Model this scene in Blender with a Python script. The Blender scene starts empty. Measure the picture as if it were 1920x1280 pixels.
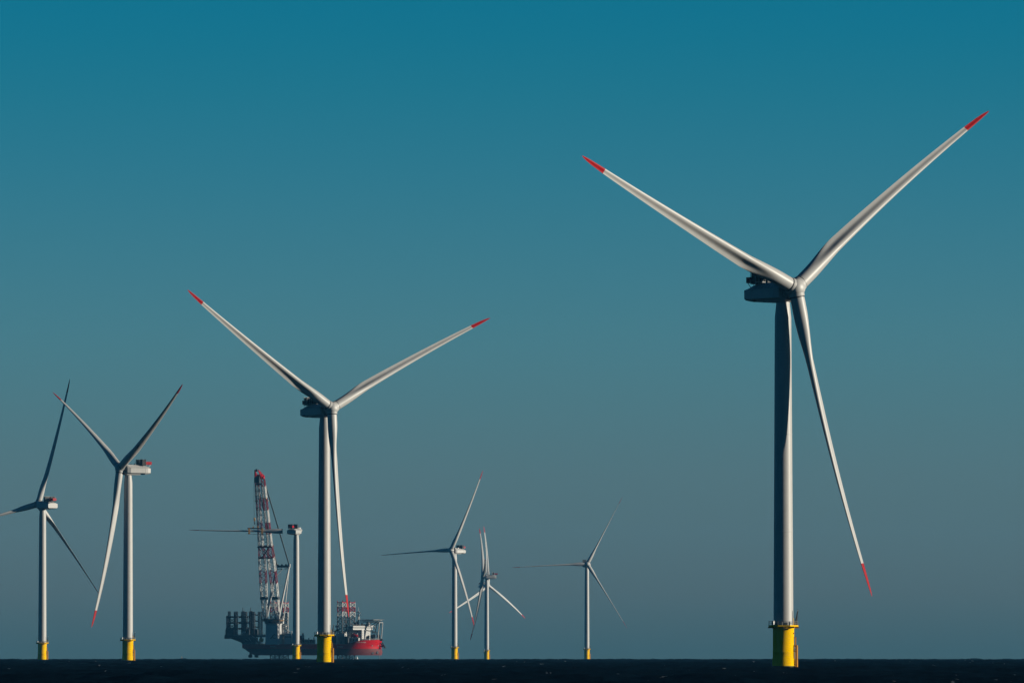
import bpy, math, random
import numpy as np
from mathutils import Matrix, Vector

random.seed(7)
scene = bpy.context.scene
COL = scene.collection
rad = math.radians

# ------------------------------------------------------------------ camera, sky, sun, exposure
RE = 7.43e6            # earth radius with normal refraction, so the far towers stand on a curved sea
EYE = 5.5              # camera height above the water
F = 14000.0            # focal length in photo pixels (1920 wide)
EYE_ROW = 1219.0       # photo row of the eye level
cam_d = bpy.data.cameras.new('camera')
cam = bpy.data.objects.new('camera', cam_d)
COL.objects.link(cam)
cam_d.sensor_fit = 'HORIZONTAL'
cam_d.sensor_width = 36.0
cam_d.lens = F / 1920.0 * 36.0
cam_d.clip_start = 1.0
cam_d.clip_end = 60000.0
cam.location = (0, 0, EYE)
cam.rotation_euler = (rad(90) + math.atan((EYE_ROW - 640.0) / F), 0, 0)
scene.camera = cam

SUN_AZ = 95.0          # degrees clockwise from the viewing direction
SUN_EL = 10.0
world = bpy.data.worlds.new('World')
scene.world = world
world.use_nodes = True
wn = world.node_tree
wn.nodes.clear()
w_out = wn.nodes.new('ShaderNodeOutputWorld')
w_bg = wn.nodes.new('ShaderNodeBackground')
w_sky = wn.nodes.new('ShaderNodeTexSky')
w_sky.sky_type = 'NISHITA'
w_sky.sun_disc = False
w_sky.sun_elevation = rad(SUN_EL)
w_sky.sun_rotation = rad(SUN_AZ)
w_sky.altitude = 0.0
w_sky.air_density = 1.0
w_sky.dust_density = 0.6
w_sky.ozone_density = 1.5
w_geo = wn.nodes.new('ShaderNodeNewGeometry')
w_sep = wn.nodes.new('ShaderNodeSeparateXYZ')
w_abs = wn.nodes.new('ShaderNodeMath')
w_abs.operation = 'ABSOLUTE'
w_ramp = wn.nodes.new('ShaderNodeValToRGB')
w_mul = wn.nodes.new('ShaderNodeMix')
w_mul.data_type = 'RGBA'
w_mul.blend_type = 'MULTIPLY'
w_mul.inputs['Factor'].default_value = 1.0
SKY_RAMP = [(0.0, (0.136, 0.352, 0.79)), (0.0085, (0.196, 0.370, 0.785)), (0.0242, (0.187, 0.404, 0.840)),
            (0.0414, (0.142, 0.434, 0.858)), (0.0656, (0.061, 0.400, 0.771)), (0.0749, (0.035, 0.391, 0.735)),
            (0.0842, (0.016, 0.382, 0.719)), (0.12, (0.010, 0.36, 0.68)), (0.25, (0.006, 0.27, 0.52)), (0.5, (0.004, 0.18, 0.37)), (1.0, (0.003, 0.13, 0.28))]
els = w_ramp.color_ramp.elements
while len(els) < len(SKY_RAMP):
    els.new(0.5)
for e, (p, c) in zip(els, SKY_RAMP):
    e.position = p
    e.color = (*c, 1)
w_neg = wn.nodes.new('ShaderNodeVectorMath')
w_neg.operation = 'SCALE'
w_neg.inputs['Scale'].default_value = -1.0
wn.links.new(w_geo.outputs['Incoming'], w_sep.inputs[0])
wn.links.new(w_sep.outputs['Z'], w_abs.inputs[0])
wn.links.new(w_abs.outputs[0], w_ramp.inputs['Fac'])
wn.links.new(w_sky.outputs['Color'], w_mul.inputs['A'])
wn.links.new(w_ramp.outputs['Color'], w_mul.inputs['B'])
wn.links.new(w_mul.outputs['Result'], w_bg.inputs['Color'])
w_bg.inputs['Strength'].default_value = 0.063
wn.links.new(w_bg.outputs[0], w_out.inputs['Surface'])

sun_d = bpy.data.lights.new('sun', 'SUN')
sun = bpy.data.objects.new('sun', sun_d)
COL.objects.link(sun)
sun_d.energy = 5.0
sun_d.angle = rad(0.5)
sun_d.color = (1.0, 0.90, 0.74)
sun_dir = Vector((math.sin(rad(SUN_AZ)) * math.cos(rad(SUN_EL)), math.cos(rad(SUN_AZ)) * math.cos(rad(SUN_EL)), math.sin(rad(SUN_EL))))
sun.rotation_euler = sun_dir.to_track_quat('Z', 'Y').to_euler()
sun.location = (400, 0, 300)

scene.view_settings.view_transform = 'Standard'
scene.view_settings.look = 'None'
scene.view_settings.exposure = 1.0
scene.view_settings.gamma = 1.0
scene.view_settings.use_curve_mapping = False
scene.render.engine = 'CYCLES'
scene.cycles.use_denoising = True
scene.cycles.max_bounces = 6
scene.cycles.volume_bounces = 0

HUB = 125.0


def dist_for_row(row, height):
    lo, hi = 500.0, 40000.0
    for _ in range(80):
        m = (lo + hi) / 2
        if EYE_ROW - F * ((height - EYE) - m * m / 2 / RE) / m < row:
            lo = m
        else:
            hi = m
    return lo


# ------------------------------------------------------------------ materials
def mat(name, color, rough=0.5, metal=0.0, spec=0.5, grain=0.06, scale=3.0, streak=None, streak_amt=0.0, streak_col=(0.2, 0.15, 0.1)):
    m = bpy.data.materials.new(name)
    m.use_nodes = True
    nt = m.node_tree
    b = nt.nodes['Principled BSDF']
    b.inputs['Roughness'].default_value = rough
    b.inputs['Metallic'].default_value = metal
    b.inputs['Specular IOR Level'].default_value = spec
    tc = nt.nodes.new('ShaderNodeTexCoord')
    nz = nt.nodes.new('ShaderNodeTexNoise')
    nz.inputs['Scale'].default_value = scale * 0.15
    nz.inputs['Detail'].default_value = 6
    nt.links.new(tc.outputs['Object'], nz.inputs['Vector'])
    mr = nt.nodes.new('ShaderNodeMapRange')
    mr.inputs['From Min'].default_value = 0.3
    mr.inputs['From Max'].default_value = 0.7
    mr.inputs['To Min'].default_value = 1 - grain
    mr.inputs['To Max'].default_value = 1 + grain
    nt.links.new(nz.outputs['Fac'], mr.inputs['Value'])
    mx = nt.nodes.new('ShaderNodeMix')
    mx.data_type = 'RGBA'
    mx.blend_type = 'MULTIPLY'
    mx.inputs['Factor'].default_value = 1.0
    mx.inputs['A'].default_value = (*color, 1)
    nt.links.new(mr.outputs[0], mx.inputs['B'])
    last = mx.outputs['Result']
    if streak_amt > 0:
        mp = nt.nodes.new('ShaderNodeMapping')
        mp.inputs['Scale'].default_value = streak or (0.9, 0.9, 0.05)
        nt.links.new(tc.outputs['Object'], mp.inputs['Vector'])
        n2 = nt.nodes.new('ShaderNodeTexNoise')
        n2.inputs['Scale'].default_value = 1.0
        n2.inputs['Detail'].default_value = 5
        nt.links.new(mp.outputs[0], n2.inputs['Vector'])
        r2 = nt.nodes.new('ShaderNodeMapRange')
        r2.inputs['From Min'].default_value = 0.55
        r2.inputs['From Max'].default_value = 0.8
        r2.inputs['To Min'].default_value = 0.0
        r2.inputs['To Max'].default_value = streak_amt
        nt.links.new(n2.outputs['Fac'], r2.inputs['Value'])
        m2 = nt.nodes.new('ShaderNodeMix')
        m2.data_type = 'RGBA'
        nt.links.new(r2.outputs[0], m2.inputs['Factor'])
        nt.links.new(last, m2.inputs['A'])
        m2.inputs['B'].default_value = (*streak_col, 1)
        last = m2.outputs['Result']
    nt.links.new(last, b.inputs['Base Color'])
    rr = nt.nodes.new('ShaderNodeMapRange')
    rr.inputs['To Min'].default_value = max(0.05, rough - 0.08)
    rr.inputs['To Max'].default_value = min(1, rough + 0.08)
    nt.links.new(nz.outputs['Fac'], rr.inputs['Value'])
    nt.links.new(rr.outputs[0], b.inputs['Roughness'])
    return m


M_TOWER = mat('tower_paint', (0.22, 0.22, 0.216), 0.45, spec=0.2, grain=0.03, streak_amt=0.22, streak_col=(0.142, 0.128, 0.106))
M_BLADE = mat('blade_coating', (0.227, 0.227, 0.223), 0.45, spec=0.22, grain=0.03, scale=1.5, streak=(0.6, 0.6, 0.04), streak_amt=0.10, streak_col=(0.163, 0.149, 0.128))
M_NAC = mat('nacelle_shell', (0.22, 0.22, 0.216), 0.45, spec=0.2, grain=0.04)
M_RED = mat('red_paint', (0.20, 0.002, 0.004), 0.5, spec=0.08, grain=0.08)
M_YEL = mat('yellow_paint', (0.47, 0.275, 0.0001), 0.7, spec=0.0, grain=0.07, streak=(1.3, 1.3, 0.10), streak_amt=0.25, streak_col=(0.177, 0.0851, 0.00354))
M_YELR = mat('weathered_yellow', (0.255, 0.11, 0.00213), 0.55, spec=0.1, grain=0.2)
M_TIDE = mat('weed_on_yellow', (0.05, 0.045, 0.006), 0.7, spec=0.1, grain=0.3)
M_DREDB = mat('maroon_boom_paint', (0.12, 0.007, 0.014), 0.55, spec=0.08, grain=0.1)
M_DARK = mat('dark_steel', (0.02, 0.023, 0.027), 0.5, spec=0.25, grain=0.2)
M_GALV = mat('galvanised_steel', (0.142, 0.149, 0.149), 0.5, metal=0.2, grain=0.15)
M_BLACK = mat('black_rubber_and_shade', (0.010, 0.011, 0.013), 0.7, spec=0.2, grain=0.2)
M_WHITE = mat('white_ship_paint', (0.234, 0.234, 0.23), 0.5, spec=0.2, grain=0.06, streak=(0.5, 0.5, 0.06), streak_amt=0.25, streak_col=(0.213, 0.142, 0.0921))
M_BOOMW = mat('white_boom_paint', (0.36, 0.36, 0.35), 0.5, spec=0.2, grain=0.05)
M_PED = mat('pedestal_paint', (0.25, 0.25, 0.247), 0.5, spec=0.15, grain=0.04)
M_HULLR = mat('red_hull_paint', (0.215, 0.0015, 0.004), 0.55, spec=0.05, grain=0.10, streak=(0.25, 0.25, 0.05), streak_amt=0.25, streak_col=(0.0992, 0.0142, 0.0106))
M_HULLB = mat('dull_red_antifouling', (0.068, 0.0165, 0.019), 0.7, spec=0.12, grain=0.18, streak=(0.2, 0.2, 0.08), streak_amt=0.3, streak_col=(0.0425, 0.0213, 0.0213))
M_RACK = mat('dark_rack_steel', (0.022, 0.028, 0.034), 0.6, spec=0.15, grain=0.2)
M_ORANGE = mat('orange_paint', (0.33, 0.16, 0.025), 0.5, grain=0.12)
M_GLASS = mat('dark_window_glass', (0.012, 0.016, 0.02), 0.12, spec=0.6, grain=0.1)
M_BLUE = mat('dark_blue_paint', (0.03, 0.05, 0.08), 0.5, grain=0.15)
M_ROPE = mat('steel_wire', (0.03, 0.045, 0.05), 0.6, grain=0.1)
M_GREEN = mat('green_deck_paint', (0.05, 0.09, 0.07), 0.7, grain=0.25)
M_WHITEL = mat('white_lettering', (0.354, 0.354, 0.347), 0.5, grain=0.04)
M_FOAM = mat('falling_water', (0.319, 0.333, 0.34), 0.6, grain=0.2)


# ------------------------------------------------------------------ mesh helpers
class MB:
    def __init__(self):
        self.v = []
        self.f = []

    def add(self, vs, fs):
        o = len(self.v)
        self.v.extend([tuple(p) for p in vs])
        self.f.extend([tuple(i + o for i in f) for f in fs])
        return self

    def box(self, c, s, rz=0.0, m=None):
        hx, hy, hz = s[0] / 2, s[1] / 2, s[2] / 2
        R = m or Matrix.Rotation(rz, 3, 'Z')
        vs = [Vector(c) + R @ Vector((x * hx, y * hy, z * hz)) for z in (-1, 1) for y in (-1, 1) for x in (-1, 1)]
        return self.add(vs, [(0, 2, 3, 1), (4, 5, 7, 6), (0, 1, 5, 4), (2, 6, 7, 3), (0, 4, 6, 2), (1, 3, 7, 5)])

    def tube(self, p, q, r, r2=None, n=6, cap=True):
        p, q = Vector(p), Vector(q)
        d = q - p
        if d.length < 1e-6:
            return self
        d.normalize()
        a = Vector((0, 0, 1)) if abs(d.z) < 0.9 else Vector((1, 0, 0))
        x = d.cross(a).normalized()
        y = d.cross(x)
        r2 = r if r2 is None else r2
        vs = [p + (x * math.cos(t) + y * math.sin(t)) * r for t in (2 * math.pi * i / n for i in range(n))]
        vs += [q + (x * math.cos(t) + y * math.sin(t)) * r2 for t in (2 * math.pi * i / n for i in range(n))]
        fs = [(i, i + n, (i + 1) % n + n, (i + 1) % n) for i in range(n)]
        if cap:
            fs += [tuple(range(n)), tuple(range(2 * n - 1, n - 1, -1))]
        return self.add(vs, fs)

    def lathe(self, prof, n=48, axis='Z', c=(0, 0, 0), cap=True):
        vs = []
        for (h, r) in prof:
            for i in range(n):
                t = 2 * math.pi * i / n
                a, b = r * math.cos(t), r * math.sin(t)
                vs.append((a + c[0], b + c[1], h + c[2]) if axis == 'Z' else (h + c[0], a + c[1], b + c[2]))
        fs = []
        for k in range(len(prof) - 1):
            for i in range(n):
                j = (i + 1) % n
                q = (k * n + i, k * n + j, (k + 1) * n + j, (k + 1) * n + i)
                fs.append(q)
        if cap:
            fs.append(tuple(range(n - 1, -1, -1)))
            fs.append(tuple(range((len(prof) - 1) * n, len(prof) * n)))
        return self.add(vs, fs)

    def loft(self, rings, cap=True):
        n = len(rings[0])
        vs = [p for r in rings for p in r]
        fs = []
        for k in range(len(rings) - 1):
            for i in range(n):
                j = (i + 1) % n
                fs.append((k * n + i, k * n + j, (k + 1) * n + j, (k + 1) * n + i))
        if cap:
            fs.append(tuple(range(n - 1, -1, -1)))
            fs.append(tuple(range((len(rings) - 1) * n, len(rings) * n)))
        return self.add(vs, fs)

    def prism(self, poly, z0, z1):
        n = len(poly)
        vs = [(x, y, z0) for x, y in poly] + [(x, y, z1) for x, y in poly]
        fs = [(i, (i + 1) % n, (i + 1) % n + n, i + n) for i in range(n)]
        fs += [tuple(range(n - 1, -1, -1)), tuple(range(n, 2 * n))]
        return self.add(vs, fs)

    def mesh(self, name, m, smooth=True, angle=32):
        me = bpy.data.meshes.new(name)
        me.from_pydata(self.v, [], self.f)
        me.materials.append(m)
        import bmesh
        bm = bmesh.new()
        bm.from_mesh(me)
        bmesh.ops.recalc_face_normals(bm, faces=bm.faces)
        bm.to_mesh(me)
        bm.free()
        if smooth:
            me.polygons.foreach_set('use_smooth', [True] * len(me.polygons))
            me.set_sharp_from_angle(angle=rad(angle))
        return me

    def build(self, name, m, parent=None, smooth=True, angle=32, kind=None):
        return link(name, self.mesh(name, m, smooth, angle), parent, kind=kind)


def link(name, me, parent=None, mtx=None, kind=None):
    o = bpy.data.objects.new(name, me)
    COL.objects.link(o)
    if parent is not None:
        o.parent = parent
    if mtx is not None:
        o.matrix_basis = mtx
    if kind:
        o['kind'] = kind
    return o


def tag(o, label, cat, group=None):
    o['label'] = label
    o['category'] = cat
    if group:
        o['group'] = group
    return o


def empty(name, loc, rz=0.0):
    o = bpy.data.objects.new(name, None)
    o.empty_display_size = 2.0
    o.location = loc
    o.rotation_euler = (0, 0, rz)
    COL.objects.link(o)
    return o


# ------------------------------------------------------------------ sea
def wave_height(x, y):
    rng = np.random.default_rng(11)
    z = np.zeros_like(x)
    for i in range(34):
        lam = 4.5 * (60 / 4.5) ** rng.random()
        ang = rad(200) + rng.normal() * 0.75
        k = 2 * math.pi / lam
        amp = 0.0060 * lam ** 0.92 * (0.6 + 0.8 * rng.random())
        ph = rng.random() * 6.283
        arg = k * (x * math.cos(ang) + y * math.sin(ang)) + ph
        s = np.sin(arg)
        z += amp * (s + 0.25 * np.cos(2 * arg))
    g = np.sin(x * 0.011 + 1.3 * np.sin(y * 0.004)) * np.sin(y * 0.006 + 0.7)
    return z * (1 + 0.35 * g)


fine = np.linspace(-4.6, 4.6, 440)
right = np.array([5.2, 6.2, 8, 11, 15, 20, 27, 36, 50, 70, 90, 110, 130, 150, 170])
az = np.concatenate([-right[::-1], fine, right, [190.0]])
az = np.sort(np.where(az > 180, az, az))
rr = [3.0]
while rr[-1] < 900:
    rr.append(rr[-1] * 1.06 + 1)
while rr[-1] < 9800:
    r_ = rr[-1]
    rr.append(r_ + 1.6 + r_ * 0.00055)
while rr[-1] < 14500:
    rr.append(rr[-1] + 150)
rr = np.array(rr)
A, Rr = np.meshgrid(np.radians(az), rr)
X = Rr * np.sin(A)
Y = Rr * np.cos(A)
fade = np.clip((14.0 - np.abs(np.degrees(A))) / 8.0, 0, 1) * np.clip(Rr / 300.0, 0, 1)
Z = -(X * X + Y * Y) / 2 / RE + wave_height(X, Y) * fade - 0.32
nr, nc = X.shape
verts = np.stack([X, Y, Z], -1).reshape(-1, 3)
idx = np.arange(nr * nc).reshape(nr, nc)
# the last column is joined back to the first one behind the camera
nxt = np.roll(idx, -1, axis=1)
q = np.stack([idx[:-1], nxt[:-1], nxt[1:], idx[1:]], -1).reshape(-1, 4)
me = bpy.data.meshes.new('sea')
me.vertices.add(len(verts))
me.vertices.foreach_set('co', verts.ravel())
me.loops.add(len(q) * 4)
me.loops.foreach_set('vertex_index', q.ravel().astype(np.int32))
me.polygons.add(len(q))
me.polygons.foreach_set('loop_start', np.arange(0, len(q) * 4, 4, dtype=np.int32))
me.update(calc_edges=True)
me.polygons.foreach_set('use_smooth', [True] * len(q))
M_SEA = bpy.data.materials.new('sea_water')
M_SEA.use_nodes = True
nt = M_SEA.node_tree
nt.nodes.remove(nt.nodes['Principled BSDF'])
s_dif = nt.nodes.new('ShaderNodeBsdfDiffuse')
s_glo = nt.nodes.new('ShaderNodeBsdfGlossy')
s_glo.inputs['Color'].default_value = (0.018, 0.021, 0.024, 1)
s_glo.inputs['Roughness'].default_value = 0.25
s_fre = nt.nodes.new('ShaderNodeFresnel')
s_fre.inputs['IOR'].default_value = 1.33
s_mix = nt.nodes.new('ShaderNodeMixShader')
nt.links.new(s_fre.outputs[0], s_mix.inputs[0])
nt.links.new(s_dif.outputs[0], s_mix.inputs[1])
nt.links.new(s_glo.outputs[0], s_mix.inputs[2])
nt.links.new(s_mix.outputs[0], nt.nodes['Material Output'].inputs['Surface'])
tc = nt.nodes.new('ShaderNodeTexCoord')
n1 = nt.nodes.new('ShaderNodeTexNoise')
n1.inputs['Scale'].default_value = 0.55
n1.inputs['Detail'].default_value = 7
n1.inputs['Roughness'].default_value = 0.6
nt.links.new(tc.outputs['Object'], n1.inputs['Vector'])
bp = nt.nodes.new('ShaderNodeBump')
bp.inputs['Strength'].default_value = 0.8
bp.inputs['Distance'].default_value = 0.5
nt.links.new(n1.outputs['Fac'], bp.inputs['Height'])
for nd in (s_dif, s_glo, s_fre):
    nt.links.new(bp.outputs[0], nd.inputs['Normal'])
s_map_early = nt.nodes.new('ShaderNodeMapping')
s_map_early.inputs['Scale'].default_value = (1.0, 0.12, 1.0)
nt.links.new(tc.outputs['Object'], s_map_early.inputs['Vector'])
n2 = nt.nodes.new('ShaderNodeTexNoise')
n2.inputs['Scale'].default_value = 0.10
n2.inputs['Detail'].default_value = 6
n2.inputs['Roughness'].default_value = 0.7
mb = nt.nodes.new('ShaderNodeMix')
mb.data_type = 'RGBA'
n2r = nt.nodes.new('ShaderNodeMapRange')
n2r.inputs['From Min'].default_value = 0.40
n2r.inputs['From Max'].default_value = 0.72
nt.links.new(n2.outputs['Fac'], n2r.inputs['Value'])
nt.links.new(n2r.outputs[0], mb.inputs['Factor'])
mb.inputs['A'].default_value = (0.0003, 0.0012, 0.003, 1)
mb.inputs['B'].default_value = (0.003, 0.013, 0.023, 1)
nt.links.new(s_map_early.outputs[0], n2.inputs['Vector'])
# sparse white caps: small patches of foam
s_map = nt.nodes.new('ShaderNodeMapping')
s_map.inputs['Rotation'].default_value = (0, 0, rad(14))
s_map.inputs['Scale'].default_value = (1.0, 0.09, 1.0)
nt.links.new(tc.outputs['Object'], s_map.inputs['Vector'])
n3 = nt.nodes.new('ShaderNodeTexNoise')
n3.inputs['Scale'].default_value = 0.22
n3.inputs['Detail'].default_value = 3
nt.links.new(s_map.outputs[0], n3.inputs['Vector'])
n4 = nt.nodes.new('ShaderNodeTexNoise')
n4.inputs['Scale'].default_value = 0.9
n4.inputs['Detail'].default_value = 4
nt.links.new(s_map.outputs[0], n4.inputs['Vector'])
ad = nt.nodes.new('ShaderNodeMath')
ad.operation = 'MULTIPLY_ADD'
nt.links.new(n4.outputs['Fac'], ad.inputs[0])
ad.inputs[1].default_value = 0.25
nt.links.new(n3.outputs['Fac'], ad.inputs[2])
fr = nt.nodes.new('ShaderNodeMapRange')
fr.inputs['From Min'].default_value = 0.825
fr.inputs['From Max'].default_value = 0.88
nt.links.new(ad.outputs[0], fr.inputs['Value'])
mf = nt.nodes.new('ShaderNodeMix')
mf.data_type = 'RGBA'
nt.links.new(fr.outputs[0], mf.inputs['Factor'])
nt.links.new(mb.outputs['Result'], mf.inputs['A'])
mf.inputs['B'].default_value = (0.30, 0.33, 0.35, 1)
nt.links.new(mf.outputs['Result'], s_dif.inputs['Color'])
me.materials.append(M_SEA)
sea = link('sea', me, kind='structure')

# ------------------------------------------------------------------ wind turbines
# shared meshes -------------------------------------------------
Z_PLAT = 14.0
m_ = MB()
prof = [(Z_PLAT + 0.3, 3.27), (45, 3.12), (75, 2.95), (105, 2.78), (HUB - 9.5, 2.72), (HUB - 5.0, 2.25), (HUB - 3.3, 2.25)]
m_.lathe(prof, 64)
ME_TOWER = m_.mesh('tower', M_TOWER)
ME_FLANGE = []
for zf, rf in ((45, 3.12), (77, 2.94), (104, 2.79)):
    ME_FLANGE.append(MB().lathe([(zf - 0.12, rf + 0.01), (zf - 0.10, rf + 0.06), (zf + 0.10, rf + 0.06), (zf + 0.12, rf + 0.01)], 64).mesh('flange_ring', M_TOWER))
m_ = MB()
m_.lathe([(-8, 3.66), (3.2, 3.66), (3.6, 3.52), (5.2, 3.52), (5.3, 3.56), (5.5, 3.56), (5.6, 3.50), (Z_PLAT - 0.9, 3.50), (Z_PLAT - 0.5, 3.75), (Z_PLAT - 0.2, 3.75)], 64)
ME_FOUND = m_.mesh('foundation', M_YEL)
ME_TIDE = MB().lathe([(-7.5, 3.70), (0.75, 3.70), (0.95, 3.665)], 64).mesh('tide_band', M_TIDE)
# platform
m_ = MB()
octo = [(5.25 * math.cos(t), 5.25 * math.sin(t)) for t in (rad(22.5 + 45 * i) for i in range(8))]
m_.prism(octo, Z_PLAT - 0.2, Z_PLAT + 0.3)
ME_DECK = m_.mesh('platform', M_YEL, smooth=False)
m_ = MB()
for i in range(8):
    a = octo[i]
    b_ = octo[(i + 1) % 8]
    for z in (0.65, 1.25):
        m_.tube((a[0] * .98, a[1] * .98, Z_PLAT + 0.3 + z), (b_[0] * .98, b_[1] * .98, Z_PLAT + 0.3 + z), 0.045, n=5)
    for j in range(3):
        p = (a[0] + (b_[0] - a[0]) * j / 3, a[1] + (b_[1] - a[1]) * j / 3)
        m_.tube((p[0] * .98, p[1] * .98, Z_PLAT + 0.3), (p[0] * .98, p[1] * .98, Z_PLAT + 1.6), 0.06, n=5)
ME_RAIL = m_.mesh('railing', M_GALV)
m_ = MB()
for i in range(8):
    t = rad(45 * i)
    m_.box((4.3 * math.cos(t), 4.3 * math.sin(t), Z_PLAT - 0.45), (1.5, 0.18, 0.5), t)
ME_BRACK = m_.mesh('bracket', M_YELR, smooth=False)
# equipment lockers on the platform
ME_LOCK = []
for t, r, s in ((-60, 4.2, (0.9, 0.6, 1.1)), (-100, 4.3, (0.7, 0.5, 0.9)), (-140, 4.2, (1.1, 0.7, 1.4)), (20, 4.2, (0.8, 0.8, 1.3))):
    ME_LOCK.append(MB().box((r * math.cos(rad(t)), r * math.sin(rad(t)), Z_PLAT + 0.3 + s[2] / 2), s, rad(t)).mesh('locker', M_GALV, smooth=False))
# platform crane (davit)
m_ = MB()
cx, cy = 4.15, -1.3
m_.tube((cx, cy, Z_PLAT + 0.3), (cx, cy, Z_PLAT + 1.9), 0.30, n=10)
m_.tube((cx - 0.1, cy, Z_PLAT + 1.8), (cx + 0.55, cy - 0.3, Z_PLAT + 4.9), 0.32, 0.16, n=8)
m_.tube((cx + 0.25, cy, Z_PLAT + 1.2), (cx + 0.42, cy - 0.15, Z_PLAT + 3.3), 0.10, n=6)
ME_DAVIT = m_.mesh('davit_crane', M_DARK)
m_ = MB()
m_.box((cx + 0.57, cy - 0.3, Z_PLAT + 5.05), (0.34, 0.34, 0.4))
ME_DAVITT = m_.mesh('crane_head', M_WHITEL, smooth=False)
# boat landing: two fender tubes with braces, ladder above
m_ = MB()
BA = rad(-10)
ur = Vector((math.cos(BA), math.sin(BA), 0))
ut = Vector((-math.sin(BA), math.cos(BA), 0))
for s in (-1, 1):
    p = ur * 4.45 + ut * (0.62 * s)
    m_.tube(p + Vector((0, 0, -3)), p + Vector((0, 0, 7.7)), 0.26, n=12)
    for z in (1.2, 5.6, 7.3):
        m_.tube(ur * 3.3 + ut * (0.62 * s) + Vector((0, 0, z + 0.3)), p + Vector((0, 0, z)), 0.16, n=8)
for z in (2.3, 6.4):
    m_.tube(ur * 4.45 + ut * -0.62 + Vector((0, 0, z)), ur * 4.45 + ut * 0.62 + Vector((0, 0, z)), 0.14, n=8)
ME_LAND = m_.mesh('boat_landing', M_YELR)
m_ = MB()
for s in (-1, 1):
    m_.tube(ur * 3.95 + ut * (0.32 * s) + Vector((0, 0, 0.4)), ur * 3.95 + ut * (0.32 * s) + Vector((0, 0, 10.4)), 0.07, n=6)
    m_.tube(ur * 4.1 + ut * (0.5 * s) + Vector((0, 0, 7.5)), ur * 4.1 + ut * (0.5 * s) + Vector((0, 0, 10.4)), 0.07, n=6)
    m_.tube(ur * 3.4 + ut * (0.5 * s) + Vector((0, 0, 10.3)), ur * 4.15 + ut * (0.5 * s) + Vector((0, 0, 10.3)), 0.07, n=6)
for k in range(26):
    z = 0.6 + k * 0.38
    m_.tube(ur * 3.95 + ut * -0.32 + Vector((0, 0, z)), ur * 3.95 + ut * 0.32 + Vector((0, 0, z)), 0.035, n=4)
ME_LADDER = m_.mesh('ladder', M_YELR)
# small fittings on the yellow shell
ME_FIT = [MB().box((3.3, -1.45, 11.6), (0.35, 0.35, 0.45), rad(-25)).mesh('fitting', M_YELR, smooth=False),
          MB().box((0.9, -3.5, 13.0), (1.1, 0.45, 0.55), 0).mesh('fitting', M_BLACK, smooth=False)]
# dark entrance door in the tower above the platform
m_ = MB()
m_.box((3.2, 0.9, Z_PLAT + 1.5), (0.25, 1.1, 2.3), rad(14))
ME_DOOR = m_.mesh('door', M_YEL, smooth=False)


def nac_ring(x, top, mid, bot, zt, zm, zl, zb):
    pts = [(-top, zt), (top, zt), (mid, zm), (mid, zl), (bot, zb), (-bot, zb), (-mid, zl), (-mid, zm)]
    return [(x, y, z) for y, z in pts]


m_ = MB()
m_.loft([nac_ring(2.6, 3.2, 4.3, 3.6, 3.15, 1.0, -2.3, -2.5), nac_ring(0.6, 3.2, 5.0, 4.6, 3.1, 0.95, -2.35, -2.5),
         nac_ring(-9.95, 3.0, 5.0, 4.6, 2.45, 0.85, -2.35, -2.5)])
ME_NAC = m_.mesh('nacelle', M_NAC, smooth=False)
m_ = MB()
m_.loft([nac_ring(-10.05, 3.0, 5.03, 3.8, 2.42, 0.85, -2.4, -3.35), nac_ring(-12.0, 2.8, 4.95, 3.8, 1.95, 0.75, -2.3, -3.1),
         nac_ring(-14.0, 2.5, 4.6, 3.8, 1.3, 0.6, -2.2, -2.7)])
ME_COWL = m_.mesh('rear_cowl', M_NAC, smooth=False)
m_ = MB()
m_.loft([[(x, -w, zt), (x, w, zt), (x, w * .8, zb), (x, -w * .8, zb)] for x, w, zt, zb in ((3.4, 2.4, -2.4, -3.0), (2.2, 3.3, -2.4, -3.6), (-6.5, 3.5, -2.4, -3.6), (-9.9, 3.5, -2.4, -3.1))])
ME_BELLY = m_.mesh('belly_fairing', M_NAC, smooth=False)
m_ = MB()
m_.lathe([(2.5, 3.0), (3.4, 3.0), (3.5, 2.5), (4.6, 2.5), (4.7, 2.2), (5.2, 2.2)], 40, 'X')
ME_GEN = m_.mesh('generator', M_GALV)
# row of roof panels either side (seams stand proud)
m_ = MB()
for s in (-1, 1):
    for k in range(6):
        x = -0.3 - k * 1.6
        zt = 3.1 - 0.062 * (0.6 - x)
        p0 = Vector((x, s * 3.12, zt + 0.01))
        p1 = Vector((x, s * 4.95, 0.98))
        m_.tube(p0, p1, 0.07, n=4)
    m_.tube((0.5, s * 5.0, 0.95), (-9.9, s * 5.0, 0.86), 0.07, n=4)
ME_SEAM = m_.mesh('panel_seam', M_GALV)
# cooler: two radiator banks with frames
ME_COOL = []
for s in (-1, 1):
    for k in range(3):
        ME_COOL.append(MB().box((-9.3, s * (1.35 + k * 1.4), 4.45), (2.2, 1.12, 3.9)).mesh('radiator', M_BLACK, smooth=False))
m_ = MB()
for s in (-1, 1):
    for x in (-8.05, -10.55):
        for y in (0.6, 2.05, 3.45, 4.85):
            m_.tube((x, s * y, 2.5), (x, s * y, 6.55), 0.09, n=5)
    for z in (3.25, 6.45):
        for x in (-8.05, -10.55):
            m_.tube((x, s * 0.5, z), (x, s * 4.95, z), 0.09, n=5)
m_.tube((-8.8, 0, 2.5), (-8.8, 0, 7.3), 0.05, n=5)
ME_COOLF = m_.mesh('radiator_frame', M_GALV)
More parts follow.
